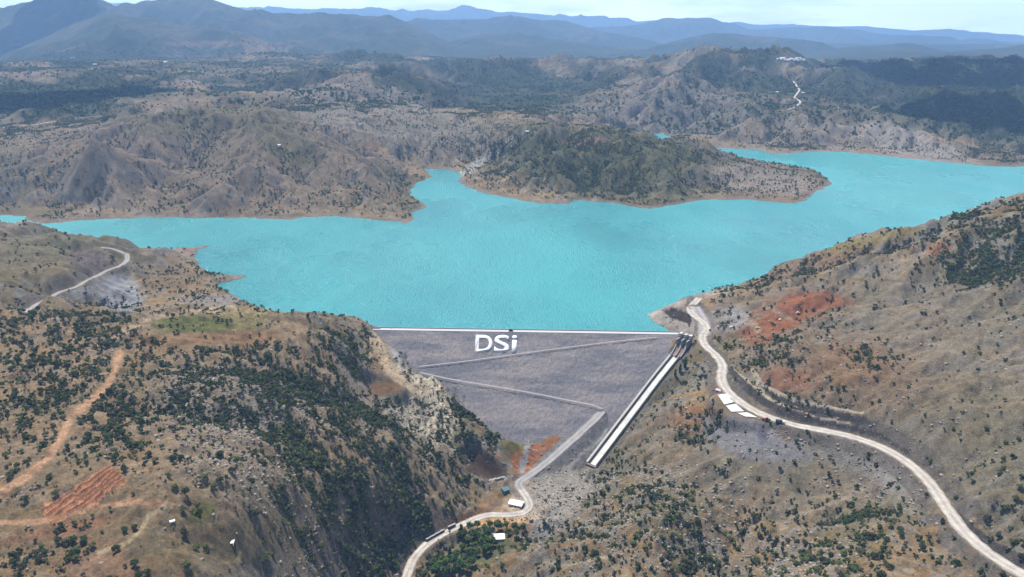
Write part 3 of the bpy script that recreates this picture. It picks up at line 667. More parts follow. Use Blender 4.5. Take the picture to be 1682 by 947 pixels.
# roads
def ribbon(name, line, hw, m, lift=.05, parent=None):
    d = np.gradient(line[:, :2], axis=0); d /= np.linalg.norm(d, axis=1)[:, None] + 1e-9
    nrm = np.stack([-d[:, 1], d[:, 0]], 1)
    rows = []
    rg_ = np.random.default_rng(len(line)); nl = len(line)
    lanes = ((-1.03, -1.2, .80), (-1.0, -.06, .78), (-.82, 0, .86), (-.62, .03, 1.12), (-.36, .0, 1.12), (-.14, .06, .88), (.14, .06, .88), (.36, .0, 1.12), (.62, .03, 1.10), (.82, 0, .84), (1.0, -.06, .76), (1.03, -1.2, .78))
    tone = []
    for q, zz, tn_ in lanes:
        wig = 1 + (.13 * rg_.normal(size=nl).clip(-1.5, 1.5) if abs(q) > .95 else .03 * rg_.normal(size=nl))
        tone.append(tn_ * (1 + .06 * rg_.normal(size=nl)))
        rows.append(np.concatenate([line[:, :2] + nrm * (q * hw * wig)[:, None], (line[:, 2] + lift + zz)[:, None]], 1))
    V3 = np.stack(rows, 1); n, k_ = V3.shape[:2]
    id_ = np.arange(n * k_).reshape(n, k_)
    F = np.stack([id_[:-1, :-1], id_[1:, :-1], id_[1:, 1:], id_[:-1, 1:]], -1).reshape(-1, 4)
    tn3 = np.stack(tone, 1).reshape(-1, 1) * np.ones((1, 3))
    return link(name, mesh_np(name, V3.reshape(-1, 3), F, m, False, tn3, 'wear'), parent)
def road_mat(name, c0, c1, lanes=False):
    m, nt, b = mat_new(name, .95, spec=.15)
    tc_ = N(nt, 'ShaderNodeTexCoord').outputs['Object']
    f = remap(nt, noise_val(nt, .12, 5, .7, tc_), .35, .65, 0., 1.)
    col = mixc(nt, f, c0, c1); col = tint(nt, col, remap(nt, noise_val(nt, 1.1, 3, .7, tc_),   .3, .7, .68, .92))
    if lanes:
        mm = N(nt, 'ShaderNodeVectorMath', operation='MULTIPLY'); nt.links.new(col, mm.inputs[0]); nt.links.new(N(nt, 'ShaderNodeAttribute', attribute_name='wear').outputs['Color'], mm.inputs[1]); col = mm.outputs[0]
    nt.links.new(col, b.inputs['Base Color']); return m
RM = road_mat('pale gravel road', (.41, .375, .33), (.28, .25, .22), True); RG = road_mat('grey gravel track', (.27, .258, .25), (.215, .205, .20), True); RF = road_mat('white dust road', (.42, .39, .34), (.34, .31, .27), True)
structure(ribbon('road', main_line, 6.0, RM)); structure(ribbon('road', valley_line[:vsp + 1], 4.8, RM)); structure(ribbon('road', valley_line[vsp:], 5.6, RG)); structure(ribbon('road', apron, 9.5, RG, lift=-.12)); structure(ribbon('road', mid_line, 4.2, RG))
for l in far_lines: structure(ribbon('road', l, 4.2, RF, lift=.6))

# ------------------------------------------------------------------ light, air, camera
cd = bpy.data.cameras.new('camera'); co = bpy.data.objects.new('camera', cd); COL.objects.link(co); S.camera = co
co.location = (0, 0, CAM_H); co.rotation_euler = (math.pi / 2 - PITCH, 0, 0)
cd.sensor_width = 36; cd.lens = 36 * FPX / 1682; cd.clip_end = 300000; cd.clip_start = 1
SUN = Vector((-.27, .44, 1.15)).normalized()
sd = bpy.data.lights.new('sun', 'SUN'); so = bpy.data.objects.new('sun', sd); COL.objects.link(so)
sd.energy = 5.0; sd.angle = math.radians(.5); sd.color = (1, .955, .88); so.location = (0, 0, 3000)
so.rotation_euler = SUN.to_track_quat('Z', 'Y').to_euler()
Wd = bpy.data.worlds.new('World'); S.world = Wd; Wd.use_nodes = True
nt = Wd.node_tree; bg = nt.nodes['Background']
sky = N(nt, 'ShaderNodeTexSky'); sky.sky_type = 'NISHITA'; sky.sun_disc = False
sky.sun_elevation = math.asin(SUN.z); sky.sun_rotation = math.atan2(SUN.x, SUN.y); sky.altitude = 1200; sky.air_density = 1.0; sky.dust_density = .6
tcw = N(nt, 'ShaderNodeTexCoord').outputs['Generated']
mp = N(nt, 'ShaderNodeMapping'); mp.inputs['Scale'].default_value = (3.5, 3.5, 22); nt.links.new(tcw, mp.inputs['Vector'])
cl = remap(nt, noise_val(nt, 1.6, 6, .6, mp.outputs[0]), .25, .52, 0.25, 1.)
sep = N(nt, 'ShaderNodeSeparateXYZ'); nt.links.new(tcw, sep.inputs[0])
cl = mul(nt, cl, remap(nt, sep.outputs['Z'], .06, .22, 1., .0))
skc = mixc(nt, cl, sky.outputs[0], (26.0, 27.0, 28.0))
nt.links.new(skc, bg.inputs['Color']); bg.inputs['Strength'].default_value = .07
# the air between here and the far ranges
def box_mesh(name, lo, hi, m):
    v = np.array([[x, y, z] for x in (lo[0], hi[0]) for y in (lo[1], hi[1]) for z in (lo[2], hi[2])], float)
    f = np.array([[0, 1, 3, 2], [4, 6, 7, 5], [0, 4, 5, 1], [2, 3, 7, 6], [0, 2, 6, 4], [1, 5, 7, 3]])
    return mesh_np(name, v, f, m)
HAZE_D = 4.6e-5
m = bpy.data.materials.new('blue summer haze'); m.use_nodes = True; nt = m.node_tree; nt.nodes.clear()
out = N(nt, 'ShaderNodeOutputMaterial'); pv = N(nt, 'ShaderNodeVolumePrincipled')
pv.inputs['Color'].default_value = (.33, .58, 1.0, 1); pv.inputs['Density'].default_value = HAZE_D; pv.inputs['Anisotropy'].default_value = 0.0
nt.links.new(pv.outputs[0], out.inputs['Volume'])
zmin = float(Hh.min()) - 1; zmax = max(float(Hh.max()), CAM_H) + 40
hz_o = link('haze', box_mesh('haze', (-41000, -1500, zmin), (41000, 41000, zmax), m)); hz_o['kind'] = 'stuff'
S.view_settings.view_transform = 'Standard'; S.view_settings.look = 'None'; S.view_settings.exposure = 0.98; S.view_settings.gamma = 1
S.cycles.sample_clamp_direct = 6.0; S.cycles.sample_clamp_indirect = 4.0; S.cycles.volume_bounces = 0; S.cycles.max_bounces = 4; S.cycles.diffuse_bounces = 2; S.cycles.use_denoising = True
# ------------------------------------------------------------------ trees
def crown_tpl(nq, qs, seed, flat=1.0, core=0.35):
    """leaf clumps scattered through a crown of radius 1 and height 2 (base at z = 0)"""
    r = np.random.default_rng(seed)
    # a few boughs give the crown an uneven outline
    nb = max(3, nq // 14)
    bd = r.normal(size=(nb, 3)); bd /= np.linalg.norm(bd, axis=1)[:, None]; bd[:, 2] = np.abs(bd[:, 2]) * .9 - .15
    bc = bd * r.uniform(.35, .72, (nb, 1))
    k_ = r.integers(0, nb, nq)
    d = r.normal(size=(nq, 3)); d /= np.linalg.norm(d, axis=1)[:, None]
    c = bc[k_] + d * (r.random((nq, 1)) ** .5) * .42
    nr_ = c / (np.linalg.norm(c, axis=1)[:, None] + 1e-6) + r.normal(size=(nq, 3)) * .55 + np.array([0, 0, .25]); nr_ /= np.linalg.norm(nr_, axis=1)[:, None]
    a = np.cross(nr_, r.normal(size=(nq, 3))); a /= np.linalg.norm(a, axis=1)[:, None]; b_ = np.cross(nr_, a)
    s_ = qs * r.uniform(.6, 1.3, (nq, 1))
    sg = [(-1, -.6), (.7, -1), (1, .6), (-.6, 1)]
    V3 = np.stack([c + a * s_ * p_ + b_ * s_ * q_ for p_, q_ in sg], 1)
    V3[..., 2] = (V3[..., 2] * flat + 1.0)
    V3[..., 2] = np.maximum(V3[..., 2], 0.05)
    return V3          # nq,4,3
def leaf_mat(name, attr=None, base=None):
    m, nt, b = mat_new(name, .9, spec=.1)
    tc_ = N(nt, 'ShaderNodeTexCoord').outputs['Object']
    f = remap(nt, noise_val(nt, .9, 3, .7, tc_), .3, .7, .60, 1.25)
    if attr:
        src = N(nt, 'ShaderNodeAttribute', attribute_name=attr).outputs['Color']
    else:
        rg = N(nt, 'ShaderNodeRGB'); rg.outputs[0].default_value = (*base, 1); src = rg.outputs[0]
    nt.links.new(tint(nt, src, f), b.inputs['Base Color'])
    tr = N(nt, 'ShaderNodeBsdfTranslucent'); nt.links.new(tint(nt, src, f), tr.inputs['Color'])
    ms = N(nt, 'ShaderNodeMixShader'); ms.inputs[0].default_value = .32
    nt.links.new(b.outputs[0], ms.inputs[1]); nt.links.new(tr.outputs[0], ms.inputs[2]); nt.links.new(ms.outputs[0], nt.nodes['Material Output'].inputs['Surface'])
    return m
GREENS = np.array([(.055, .085, .026), (.080, .105, .034), (.046, .070, .026), (.105, .115, .042), (.070, .080, .038), (.115, .135, .044), (.125, .118, .055), (.090, .076, .045)])
LEAF = leaf_mat('foliage of the scrub', 'leaf')

def scatter(rlo, rhi, area, size, mult=1.0, cap=60000):
    i0 = int((math.log(rlo) - lr[0]) / DL); i1 = int((math.log(rhi) - lr[0]) / DL)
    s_ = np.s_[max(i0, 0):i1]
    inside = (U[s_] > -330) & (U[s_] < 2010) & (V[s_] < 1010)
    lam = D[s_] * (RR[s_] ** 2 * DL * DT) / area * mult * inside
    tot = lam.sum()
    if tot > cap: lam *= cap / tot
    n = RNG.poisson(lam)
    ii, jj = np.nonzero(n); cnt = n[ii, jj]
    ii = np.repeat(ii, cnt); jj = np.repeat(jj, cnt)
    l_ = lr[max(i0, 0)] + DL * (ii + RNG.random(len(ii))); t_ = th[0] + DT * (jj + RNG.random(len(jj)))
    x = np.exp(l_) * np.sin(t_); y = np.exp(l_) * np.cos(t_)
    z = sample(Hh, x, y)
    sz = size[0] + (size[1] - size[0]) * RNG.random(len(x)) ** 2.6
    ok = z > (2.0 if rlo > 1100 else -200)
    return x[ok], y[ok], z[ok], sz[ok]

def merged(name, x, y, z, r_, tpls, asp=(.75, 1.05), tints=None, trunk=True):
    Vs = []; Cs = []; Ts = []
    n = len(x); var = RNG.integers(0, len(tpls), n); rot = RNG.random(n) * 6.283
    hh = r_ * RNG.uniform(asp[0], asp[1], n)
    if tints is None:
        k_ = RNG.choice(len(GREENS), n, p=[.2, .2, .18, .13, .12, .07, .06, .04]); tints = GREENS[k_] * RNG.uniform(.75, 1.25, (n, 1))
    for q in range(len(tpls)):
        s_ = var == q
        T_ = tpls[q]
        c, s = np.cos(rot[s_])[:, None, None], np.sin(rot[s_])[:, None, None]
        rr = r_[s_][:, None, None]
        vx = (T_[None, ..., 0] * c - T_[None, ..., 1] * s) * rr + x[s_][:, None, None]
        vy = (T_[None, ..., 0] * s + T_[None, ..., 1] * c) * rr + y[s_][:, None, None]
        vz = T_[None, ..., 2] * hh[s_][:, None, None] + z[s_][:, None, None] - .2
        Vs.append(np.stack([vx, vy, vz], -1).reshape(-1, 3))
        Cs.append(np.repeat(tints[s_], T_.shape[0] * 4, axis=0))
    V3 = np.concatenate(Vs); C3 = np.concatenate(Cs)
    F = np.arange(len(V3)).reshape(-1, 4)
    if trunk:
        o = len(V3); ang = np.array([0, 2.1, 4.2])
        rb = (r_ * .07)[:, None]
        lo_ = np.stack([x[:, None] + rb * np.cos(ang), y[:, None] + rb * np.sin(ang), np.repeat((z - .6)[:, None], 3, 1)], -1)
        up_ = np.stack([x[:, None] + rb * .6 * np.cos(ang), y[:, None] + rb * .6 * np.sin(ang), np.repeat((z + hh * 1.1)[:, None], 3, 1)], -1)
        tv = np.concatenate([lo_, up_], 1)
        b_ = np.arange(n)[:, None] * 6 + o
        tf = np.concatenate([np.stack([b_[:, 0] + a, b_[:, 0] + (a + 1) % 3, b_[:, 0] + 3 + (a + 1) % 3, b_[:, 0] + 3 + a], -1) for a in range(3)])
        V3 = np.concatenate([V3, tv.reshape(-1, 3)]); C3 = np.concatenate([C3, np.tile([.07, .055, .04], (n * 6, 1))]); F = np.concatenate([F, tf])
    o = link(name, mesh_np(name, V3, F, LEAF, False, C3, 'leaf')); o['kind'] = 'stuff'
    return o
near_t = [crown_tpl(46, .31, 500 + q) for q in range(6)]
mid_t = [crown_tpl(12, .52, 600 + q) for q in range(6)]
far_t = [crown_tpl(5, .85, 700 + q) for q in range(5)]

nx, ny, nz, nr = scatter(R0, 1500, 4.6, (.5, 3.3), 1.0, 55000)
mx, my, mz, mr = scatter(1500, 3300, 16.0, (1.1, 3.6), 1.0, 85000)
fx, fy, fz, fr = scatter(3300, 9000, 110.0, (2.5, 7.0), 1.0, 135000)

# the 300 that show largest stand on their own, trunk and crown
pu, pv = to_px(nx, ny, nz + nr)
dist = np.sqrt(nx ** 2 + ny ** 2 + (CAM_H - nz) ** 2)
vis = np.ones(len(nx), bool)
for t_ in np.linspace(.45, .985, 60):
    zt = CAM_H + (nz + nr * 1.5 - CAM_H) * t_
    vis &= zt > sample(Hh, nx * t_, ny * t_)
score = np.where(vis & (pu > 4) & (pu < 1678) & (pv > 0) & (pv < 943), nr / dist, 0)
order = np.argsort(-score)[:300]
rest = np.ones(len(nx), bool); rest[order] = False
merged('scrub', nx[rest], ny[rest], nz[rest], nr[rest], near_t)
merged('hillside_scrub', mx, my, mz, mr, mid_t, trunk=False)
merged('forest', fx, fy, fz, fr, far_t, asp=(.55, .9), tints=GREENS[RNG.integers(0, 3, len(fx))] * .85 * RNG.uniform(.8, 1.2, (len(fx), 1)), trunk=False)

# loose boulders and small ledges on the stony ground
RKM, nt_, b_k = mat_new('pale limestone boulders', .95, spec=.15)
nt_.links.new(N(nt_, 'ShaderNodeAttribute', attribute_name='leaf').outputs['Color'], b_k.inputs['Base Color'])
rkw = (sstep(.46, .64, fbm(LX / .03, LY / .014, 4, 360)) * sstep(.15, .5, SLP) * .35 + .01 + 1.0 * E(385, 665, 130, 60, 10) + 1.0 * E(690, 665, 50, 80, -30) + .9 * E(400, 770, 110, 60, 30) + .8 * E(930, 795, 70, 30, -10) + .8 * E(890, 845, 50, 32, -15) + .8 * E(1080, 850, 120, 80) + .25 * E(1380, 760, 140, 50, 20) + .6 * E(1330, 920, 120, 40) + .5 * E(560, 900, 110, 70)) * (RR < 1080) * (ROADD > 1) * (~zone_d) * (~tm) * (1 - E(634, 636, 44, 20)) * (1 - E(320, 535, 150, 36)) * (1 - .9 * E(250, 880, 200, 80))
lam_ = rkw * (RR ** 2 * DL * DT) * ((U > -60) & (U < 1740) & (V < 1000)); lam_ *= 20000 / lam_.sum()
n_ = RNG.poisson(lam_); ii_, jj_ = np.nonzero(n_); c_ = n_[ii_, jj_]; ii_ = np.repeat(ii_, c_); jj_ = np.repeat(jj_, c_)
l_ = lr[0] + DL * (ii_ + RNG.random(len(ii_))); t_ = th[0] + DT * (jj_ + RNG.random(len(jj_)))
rx, ry = np.exp(l_) * np.sin(t_), np.exp(l_) * np.cos(t_); rz = sample(Hh, rx, ry); rs = .28 + 1.15 * RNG.random(len(rx)) ** 3.5
cube = np.array([[x, y, z] for x in (-1, 1) for y in (-1, 1) for z in (-.75, .75)], float)
rv3 = cube[None] * RNG.uniform(.45, 1.25, (len(rx), 8, 3)) * rs[:, None, None]
an_ = RNG.random(len(rx)) * 6.283; ca, sa = np.cos(an_)[:, None], np.sin(an_)[:, None]
rv3 = np.stack([rv3[..., 0] * ca - rv3[..., 1] * sa + rx[:, None], rv3[..., 0] * sa + rv3[..., 1] * ca + ry[:, None], rv3[..., 2] + rz[:, None]], -1)
fq = np.array([[0, 1, 3, 2], [4, 6, 7, 5], [0, 4, 5, 1], [2, 3, 7, 6], [0, 2, 6, 4], [1, 5, 7, 3]])
rF = (np.arange(len(rx))[:, None, None] * 8 + fq[None]).reshape(-1, 4)
rc = np.repeat(np.array([.175, .152, .125])[None] * RNG.uniform(.6, 1.35, (len(rx), 1)), 8, axis=0)
o = link('boulders', mesh_np('boulders', rv3.reshape(-1, 3), rF, RKM, False, rc, 'leaf')); o['kind'] = 'stuff'
BARK, _, _ = mat_new('grey brown bark', .95, (.085, .065, .048), .1)
def trunk_mesh(name, h, r, limbs, seed):
    rd = random.Random(seed); bm = bmesh.new()
    def tube(a, b, ra, rb, seg=6):
        a = Vector(a); b = Vector(b); q = (b - a).to_track_quat('Z', 'Y').to_matrix().to_4x4(); q.translation = (a + b) / 2
        bmesh.ops.create_cone(bm, cap_ends=True, segments=seg, radius1=ra, radius2=rb, depth=(b - a).length, matrix=q)
    top = (rd.uniform(-.1, .1) * h, rd.uniform(-.1, .1) * h, h)
    tube((0, 0, -.5), (top[0] * .5, top[1] * .5, h * .5), r, r * .75); tube((top[0] * .5, top[1] * .5, h * .5 - .02), top, r * .75, r * .4)
    for q in range(limbs):
        an = q * 6.283 / limbs + rd.uniform(-.4, .4); s = rd.uniform(.35, .6) * h
        tube((top[0] * .5, top[1] * .5, s), (math.cos(an) * h * .55, math.sin(an) * h * .55, s + h * .5), r * .5, r * .2, 5)
    me = bpy.data.meshes.new(name); bm.to_mesh(me); bm.free(); me.materials.append(BARK); return me
# kinds of single shrub: (word, crown meshes, trunk mesh, height factor)
KIND = []
for word, col, asp, sd in [('dark green', (.044, .068, .024), .95, 1), ('olive green', (.090, .100, .040), .85, 2), ('dusky green', (.062, .074, .036), 1.05, 3), ('fresh green', (.098, .125, .040), .8, 4)]:
    lm = leaf_mat(word + ' shrub leaves', None, col)
    cm = []
    for q in range(2):
        T_ = crown_tpl(190, .175, 800 + sd * 10 + q); T_[..., 2] *= asp
        cm.append(mesh_np('crown', T_.reshape(-1, 3), np.arange(T_.shape[0] * 4).reshape(-1, 4), lm))
    KIND.append((word, cm, trunk_mesh('trunk', 1.0 * asp, .075, 4, sd)))
def shrub_obj(x, y, z, r, kind, label, group, name='shrub', cat='shrub', sz=1.0):
    e = bpy.data.objects.new(name, None); e.location = (x, y, z - .15); e.empty_display_size = .5; COL.objects.link(e)
    e.rotation_euler = (0, 0, RNG.random() * 6.28); e.scale = (r, r, r * sz)
    tag(e, label, cat, group)
    w, cm, tm_ = KIND[kind]
    link('crown', cm[int(RNG.integers(0, 2))], e); link('trunk', tm_, e)
    return e
for i in order:
    u, v = pu[i], pv[i]
    if u < 700:
        where = ('on the brown fields at the bottom left' if v > 780 and u < 430 else 'on the steep wooded flank left of the valley' if u > 400 else 'beside the reddish track on the near left hill') if v > 600 else 'on the top of the near left hill'
    elif u < 1000: where = 'on the slopes above the valley grove'
    else: where = 'on the slope and spur below the pale gravel road' if v > 700 + max(0, u - 1280) * .55 else 'on the open hillside above the pale gravel road'
    kd = int(RNG.integers(0, 4)); big = 'broad ' if nr[i] > 3.0 else 'small ' if nr[i] < 2.0 else 'rounded '
    shrub_obj(nx[i], ny[i], nz[i], nr[i], kd, big + KIND[kd][0] + ' shrub ' + where, big + KIND[kd][0] + ' shrubs ' + where)

# the green grove in the valley bottom
gl = leaf_mat('lush valley leaves', None, (.050, .092, .024)); gl2 = leaf_mat('bright valley leaves', None, (.085, .13, .034))
gm = []
for q in range(3):
    T_ = crown_tpl(240, .17, 900 + q); T_[..., 2] = T_[..., 2] * 1.0 + .55
    gm.append(mesh_np('crown', T_.reshape(-1, 3), np.arange(T_.shape[0] * 4).reshape(-1, 4), (gl, gl, gl2)[q]))
gt = trunk_mesh('trunk', 1.5, .09, 5, 50)
gpts = [(772,872),(784,868),(795,873),(805,868),(818,872),(832,868),(845,872),(778,884),(790,890),(802,884),(770,896),(782,902),(795,900),(760,906),(772,914),(784,914),(750,918),(762,925),(745,930),(756,938),(735,934),(742,944),(728,925),(722,938),(732,946),(716,945),(806,897),(798,911),(776,930),(768,940),(835,880),(848,882),(860,872),(762,886),(712,932)]
for q, (u, v) in enumerate(gpts):
    x, y, z = cast(u, v); r = 4.0 + 2.2 * RNG.random()
    e = bpy.data.objects.new('broadleaf_tree', None); COL.objects.link(e); e.location = (x, y, z - .2); e.scale = (r, r, r * .95); e.rotation_euler = (0, 0, RNG.random() * 6.28)
    br = q % 3 == 2
    tag(e, ('bright' if br else 'deep') + ' green broadleaf tree in the valley grove beside the pale road', 'tree', ('bright' if br else 'deep') + ' green trees of the valley grove')
    link('crown', gm[q % 3], e); link('trunk', gt, e)
T_ = crown_tpl(150, .30, 950); T_[..., :2] *= .8
def poplar_mesh(seed):
    r = np.random.default_rng(seed); n = 260
    h = r.random(n); rad = .13 * np.sin(np.clip(h * .92 + .08, 0, 1) * math.pi) ** .7 + .015
    a = r.random(n) * 6.283; q = r.random(n) ** .5
    c = np.stack([np.cos(a) * rad * q, np.sin(a) * rad * q, h * .93 + .07], 1)
    d1 = r.normal(size=(n, 3)) * .030; d2 = np.cross(d1, r.normal(size=(n, 3))); d2 = d2 / np.linalg.norm(d2, axis=1)[:, None] * .034
    V3 = np.stack([c - d1 - d2, c + d1 - d2, c + d1 + d2, c - d1 + d2], 1)
    return mesh_np('crown', V3.reshape(-1, 3), np.arange(n * 4).reshape(-1, 4), gl)
pm = poplar_mesh(5); pt = trunk_mesh('trunk', .5, .018, 3, 51)
for u, v, h, lab in [(758,884,17,'tall narrow poplar at the road edge, taller of the two by the grove'),(739,915,13,'narrow poplar at the lower left edge of the grove'),(1117,612,13,'dark columnar tree beside the spillway chute, middle one'),(1125,604,14,'dark columnar tree right of the spillway chute, nearest the gates'),(1109,618,11,'dark columnar tree tight against the spillway chute, lowest one')]:
    x, y, z = cast(u, v); e = bpy.data.objects.new('poplar_tree', None); COL.objects.link(e); e.location = (x, y, z - .2); e.scale = (h, h, h)
    tag(e, lab, 'tree', 'columnar trees'); link('crown', pm, e); link('trunk', pt, e)
# ------------------------------------------------------------------ the dam
def mb_box(bm, c, s, rot=0.0, mat=None):
    """box of size s centred on c, turned about z"""
    M = Matrix.Translation(c) @ Matrix.Rotation(rot, 4, 'Z') @ Matrix.Diagonal((s[0], s[1], s[2], 1))
    bmesh.ops.create_cube(bm, size=1.0, matrix=M)
def bm_obj(name, bm, m, parent=None, bev=0.0):
    if bev: bmesh.ops.bevel(bm, geom=bm.edges[:], offset=bev, segments=1, affect='EDGES', clamp_overlap=True)
    bmesh.ops.recalc_face_normals(bm, faces=bm.faces[:])
    me = bpy.data.meshes.new(name); bm.to_mesh(me); bm.free(); me.materials.append(m)
    return link(name, me, parent)
def empty(name, loc, label, cat, group=None, rz=0.0):
    e = bpy.data.objects.new(name, None); COL.objects.link(e); e.location = loc; e.rotation_euler = (0, 0, rz); e.empty_display_size = 2
    return tag(e, label, cat, group)
# rockfill
m, nt, b = mat_new('grey rockfill', 1.0, spec=.1)
tc_ = N(nt, 'ShaderNodeTexCoord').outputs['Object']
a1 = noise_val(nt, .9, 4, .8, tc_); a2 = noise_val(nt, .05, 4, .6, tc_); a3 = noise_val(nt, .30, 4, .75, tc_)
mp = N(nt, 'ShaderNodeMapping'); mp.inputs['Scale'].default_value = (.012, .012, .11); nt.links.new(tc_, mp.inputs['Vector'])
a4 = noise_val(nt, 1.0, 4, .6, mp.outputs[0])
c1 = mixc(nt, remap(nt, a2, .35, .65, 0., 1.), (.205, .19, .195), (.235, .205, .195)); c1 = mixc(nt, remap(nt, a4, .40, .60, 0., 1.), c1, (.135, .132, .148))
f = mul(nt, remap(nt, a1, .28, .72, .36, 1.30), remap(nt, a3, .3, .7, .7, 1.3))
nt.links.new(tint(nt, c1, f), b.inputs['Base Color']); bump(nt, b, a1, 1.5, .9)
ROCKM = m
DAM0 = A3 + E1 * DAML / 2
dam = empty('dam', tuple(DAM0), 'long grey rockfill dam with white DSi letters and zigzag ramps on its face', 'dam')
def dw(s, d, up=0.0):
    """s metres along the crest from its left end, d metres downstream; returns dam-local coordinates"""
    p = A3 + E1 * s + DN * d
    return np.array([p[0] - DAM0[0], p[1] - DAM0[1], up])
def fz(d): return -max(d, 0) * SL
CW = 10.0
prof = [(-95, -42.0), (-CW - 1.5, -.7), (-CW - .3, -.25), (-.3, -.25)] + [(d, -d * SL - .25) for d in np.linspace(.6, 182, 84)]
ch_d = [float((c_ - A3) @ DN) for c_ in chute]; ch_s = [float((c_ - A3) @ E1) for c_ in chute]
ss = np.linspace(-26, DAML + 6, 200)
Vd = []
for q, (d, zz) in enumerate(prof):
    for s in ss:
        jit = (0.0 if q < 4 else 1.0)
        f_ = (s + 26) / (DAML + 32); s_r = float(np.interp(max(d, 0), ch_d, ch_s)) - 8.0
        Vd.append(dw(-26 + f_ * (s_r + 26), d, zz))
Vd = np.array(Vd).reshape(len(prof), len(ss), 3)
jn = (vnoise(np.arange(200)[None, :] * .8 + 0 * np.arange(len(prof))[:, None], np.arange(len(prof))[:, None] * .9 + 0 * np.arange(200)[None, :], 5) - .5)
Vd[5:, :, 2] += jn[5:] * 1.5
id_ = np.arange(len(prof) * 200).reshape(len(prof), 200)
Fd = np.stack([id_[:-1, :-1], id_[1:, :-1], id_[1:, 1:], id_[:-1, 1:]], -1).reshape(-1, 4)
link('rockfill_body', mesh_np('rockfill_body', Vd.reshape(-1, 3), Fd, ROCKM), dam)
# crest road, kerb and upstream parapet
def strip(name, s0, s1, d0, d1, z0, z1, m, parent):
    bm = bmesh.new()
    vs = [bm.verts.new(tuple(dw(s, d, z))) for s in (s0, s1) for d in (d0, d1) for z in (z0, z1)]
    for f_ in ((0, 1, 3, 2), (4, 6, 7, 5), (0, 4, 5, 1), (2, 3, 7, 6), (0, 2, 6, 4), (1, 5, 7, 3)): bm.faces.new([vs[q] for q in f_])
    return bm_obj(name, bm, m, parent)
CREST, _, _ = mat_new('pale crest paving', .9, (.33, .32, .315), .2); PARA, _, _ = mat_new('grey parapet concrete', .9, (.26, .26, .27), .2)
strip('crest_road', -14, DAML + 8, -CW + 1.2, -.8, -.6, .0, CREST, dam)
strip('parapet', -14, DAML + 3, -CW - .1, -CW + .5, -.5, 1.25, PARA, dam)
strip('kerb', -10, DAML + 3, -.8, -.2, -.5, .45, CREST, dam)
RAMPM = road_mat('ramp gravel', (.30, .285, .285), (.25, .24, .245))
def ramp(pl, w, step=8):
    P3 = densify(np.array([PD(u, v) for u, v in pl]), step)
    loc = P3 - DAM0
    d = np.gradient(loc, axis=0); d /= np.linalg.norm(d, axis=1)[:, None]
    sd_ = np.cross(d, [0, 0, 1.0]); sd_ /= np.linalg.norm(sd_, axis=1)[:, None]
    sd_ *= np.sign(sd_ @ DN)[:, None]          # pointing downstream
    rows = []
    # a level berm standing out of the slope: inner edge in the face, outer edge with a bank below
    for q, zz in ((-w * .5, w * .5 * SL * .55), (w * .5, w * .5 * SL * .55 - .25), (w * .5 + w * .9, -w * 1.35 * SL - .5 + .2)):
        rows.append(loc + sd_ * q + np.array([0, 0, zz + .45]))
    V3 = np.stack(rows, 1); n = len(V3); id_ = np.arange(n * 3).reshape(n, 3)
    F = np.stack([id_[:-1, 0], id_[1:, 0], id_[1:, 1], id_[:-1, 1]], -1)
    F2 = np.stack([id_[:-1, 1], id_[1:, 1], id_[1:, 2], id_[:-1, 2]], -1)
    me = mesh_np('ramp', V3.reshape(-1, 3), np.concatenate([F, F2]), RAMPM)
    me.materials.append(ROCKM); mi = np.zeros(len(me.polygons), np.int32); mi[len(F):] = 1; me.polygons.foreach_set('material_index', mi)
    return link('ramp', me, dam)
ramp([(688,602),(760,594),(840,583),(930,571),(1010,561),(1078,554)], 2.2)
ramp([(690,612),(740,623),(800,633),(870,645),(930,657),(975,666),(990,672)], 3.0)
# white letters lying on the face
WHITE = road_mat('white painted stone', (.80, .80, .80), (.62, .615, .61))
EU = np.cross(FN, E1); EU /= np.linalg.norm(EU)
if EU[2] < 0: EU = -EU
def letter(ch, u0, u1, v0, v1):
    cu = bpy.data.curves.new('letter', 'FONT'); cu.body = ch; cu.offset = .018
    to = bpy.data.objects.new('letter_curve', cu); COL.objects.link(to)
    dg = bpy.context.evaluated_depsgraph_get(); me0 = to.evaluated_get(dg).to_mesh()
    bm = bmesh.new(); bm.from_mesh(me0); to.evaluated_get(dg).to_mesh_clear()
    bpy.data.objects.remove(to); bpy.data.curves.remove(cu)
    xs = [v_.co.x for v_ in bm.verts]; ys = [v_.co.y for v_ in bm.verts]
    bl = PD(u0, v1); br = PD(u1, v1); tl = PD(u0, v0)
    wd = np.dot(br - bl, E1); hg = np.dot(tl - bl, EU)
    for v_ in bm.verts:
        p = bl + E1 * (v_.co.x - min(xs)) / (max(xs) - min(xs)) * wd + EU * (v_.co.y - min(ys)) / (max(ys) - min(ys)) * hg + FN * .55 - DAM0
        v_.co = Vector(p)
    r = bmesh.ops.extrude_face_region(bm, geom=bm.faces[:])
    for g in r['geom']:
        if isinstance(g, bmesh.types.BMVert): g.co -= Vector(FN) * 1.0
    return bm_obj('letter', bm, WHITE, dam)
letter('D', 779.5, 808, 550, 578); letter('S', 811, 836, 550, 578.5); letter('i', 840, 848.5, 550.5, 579)

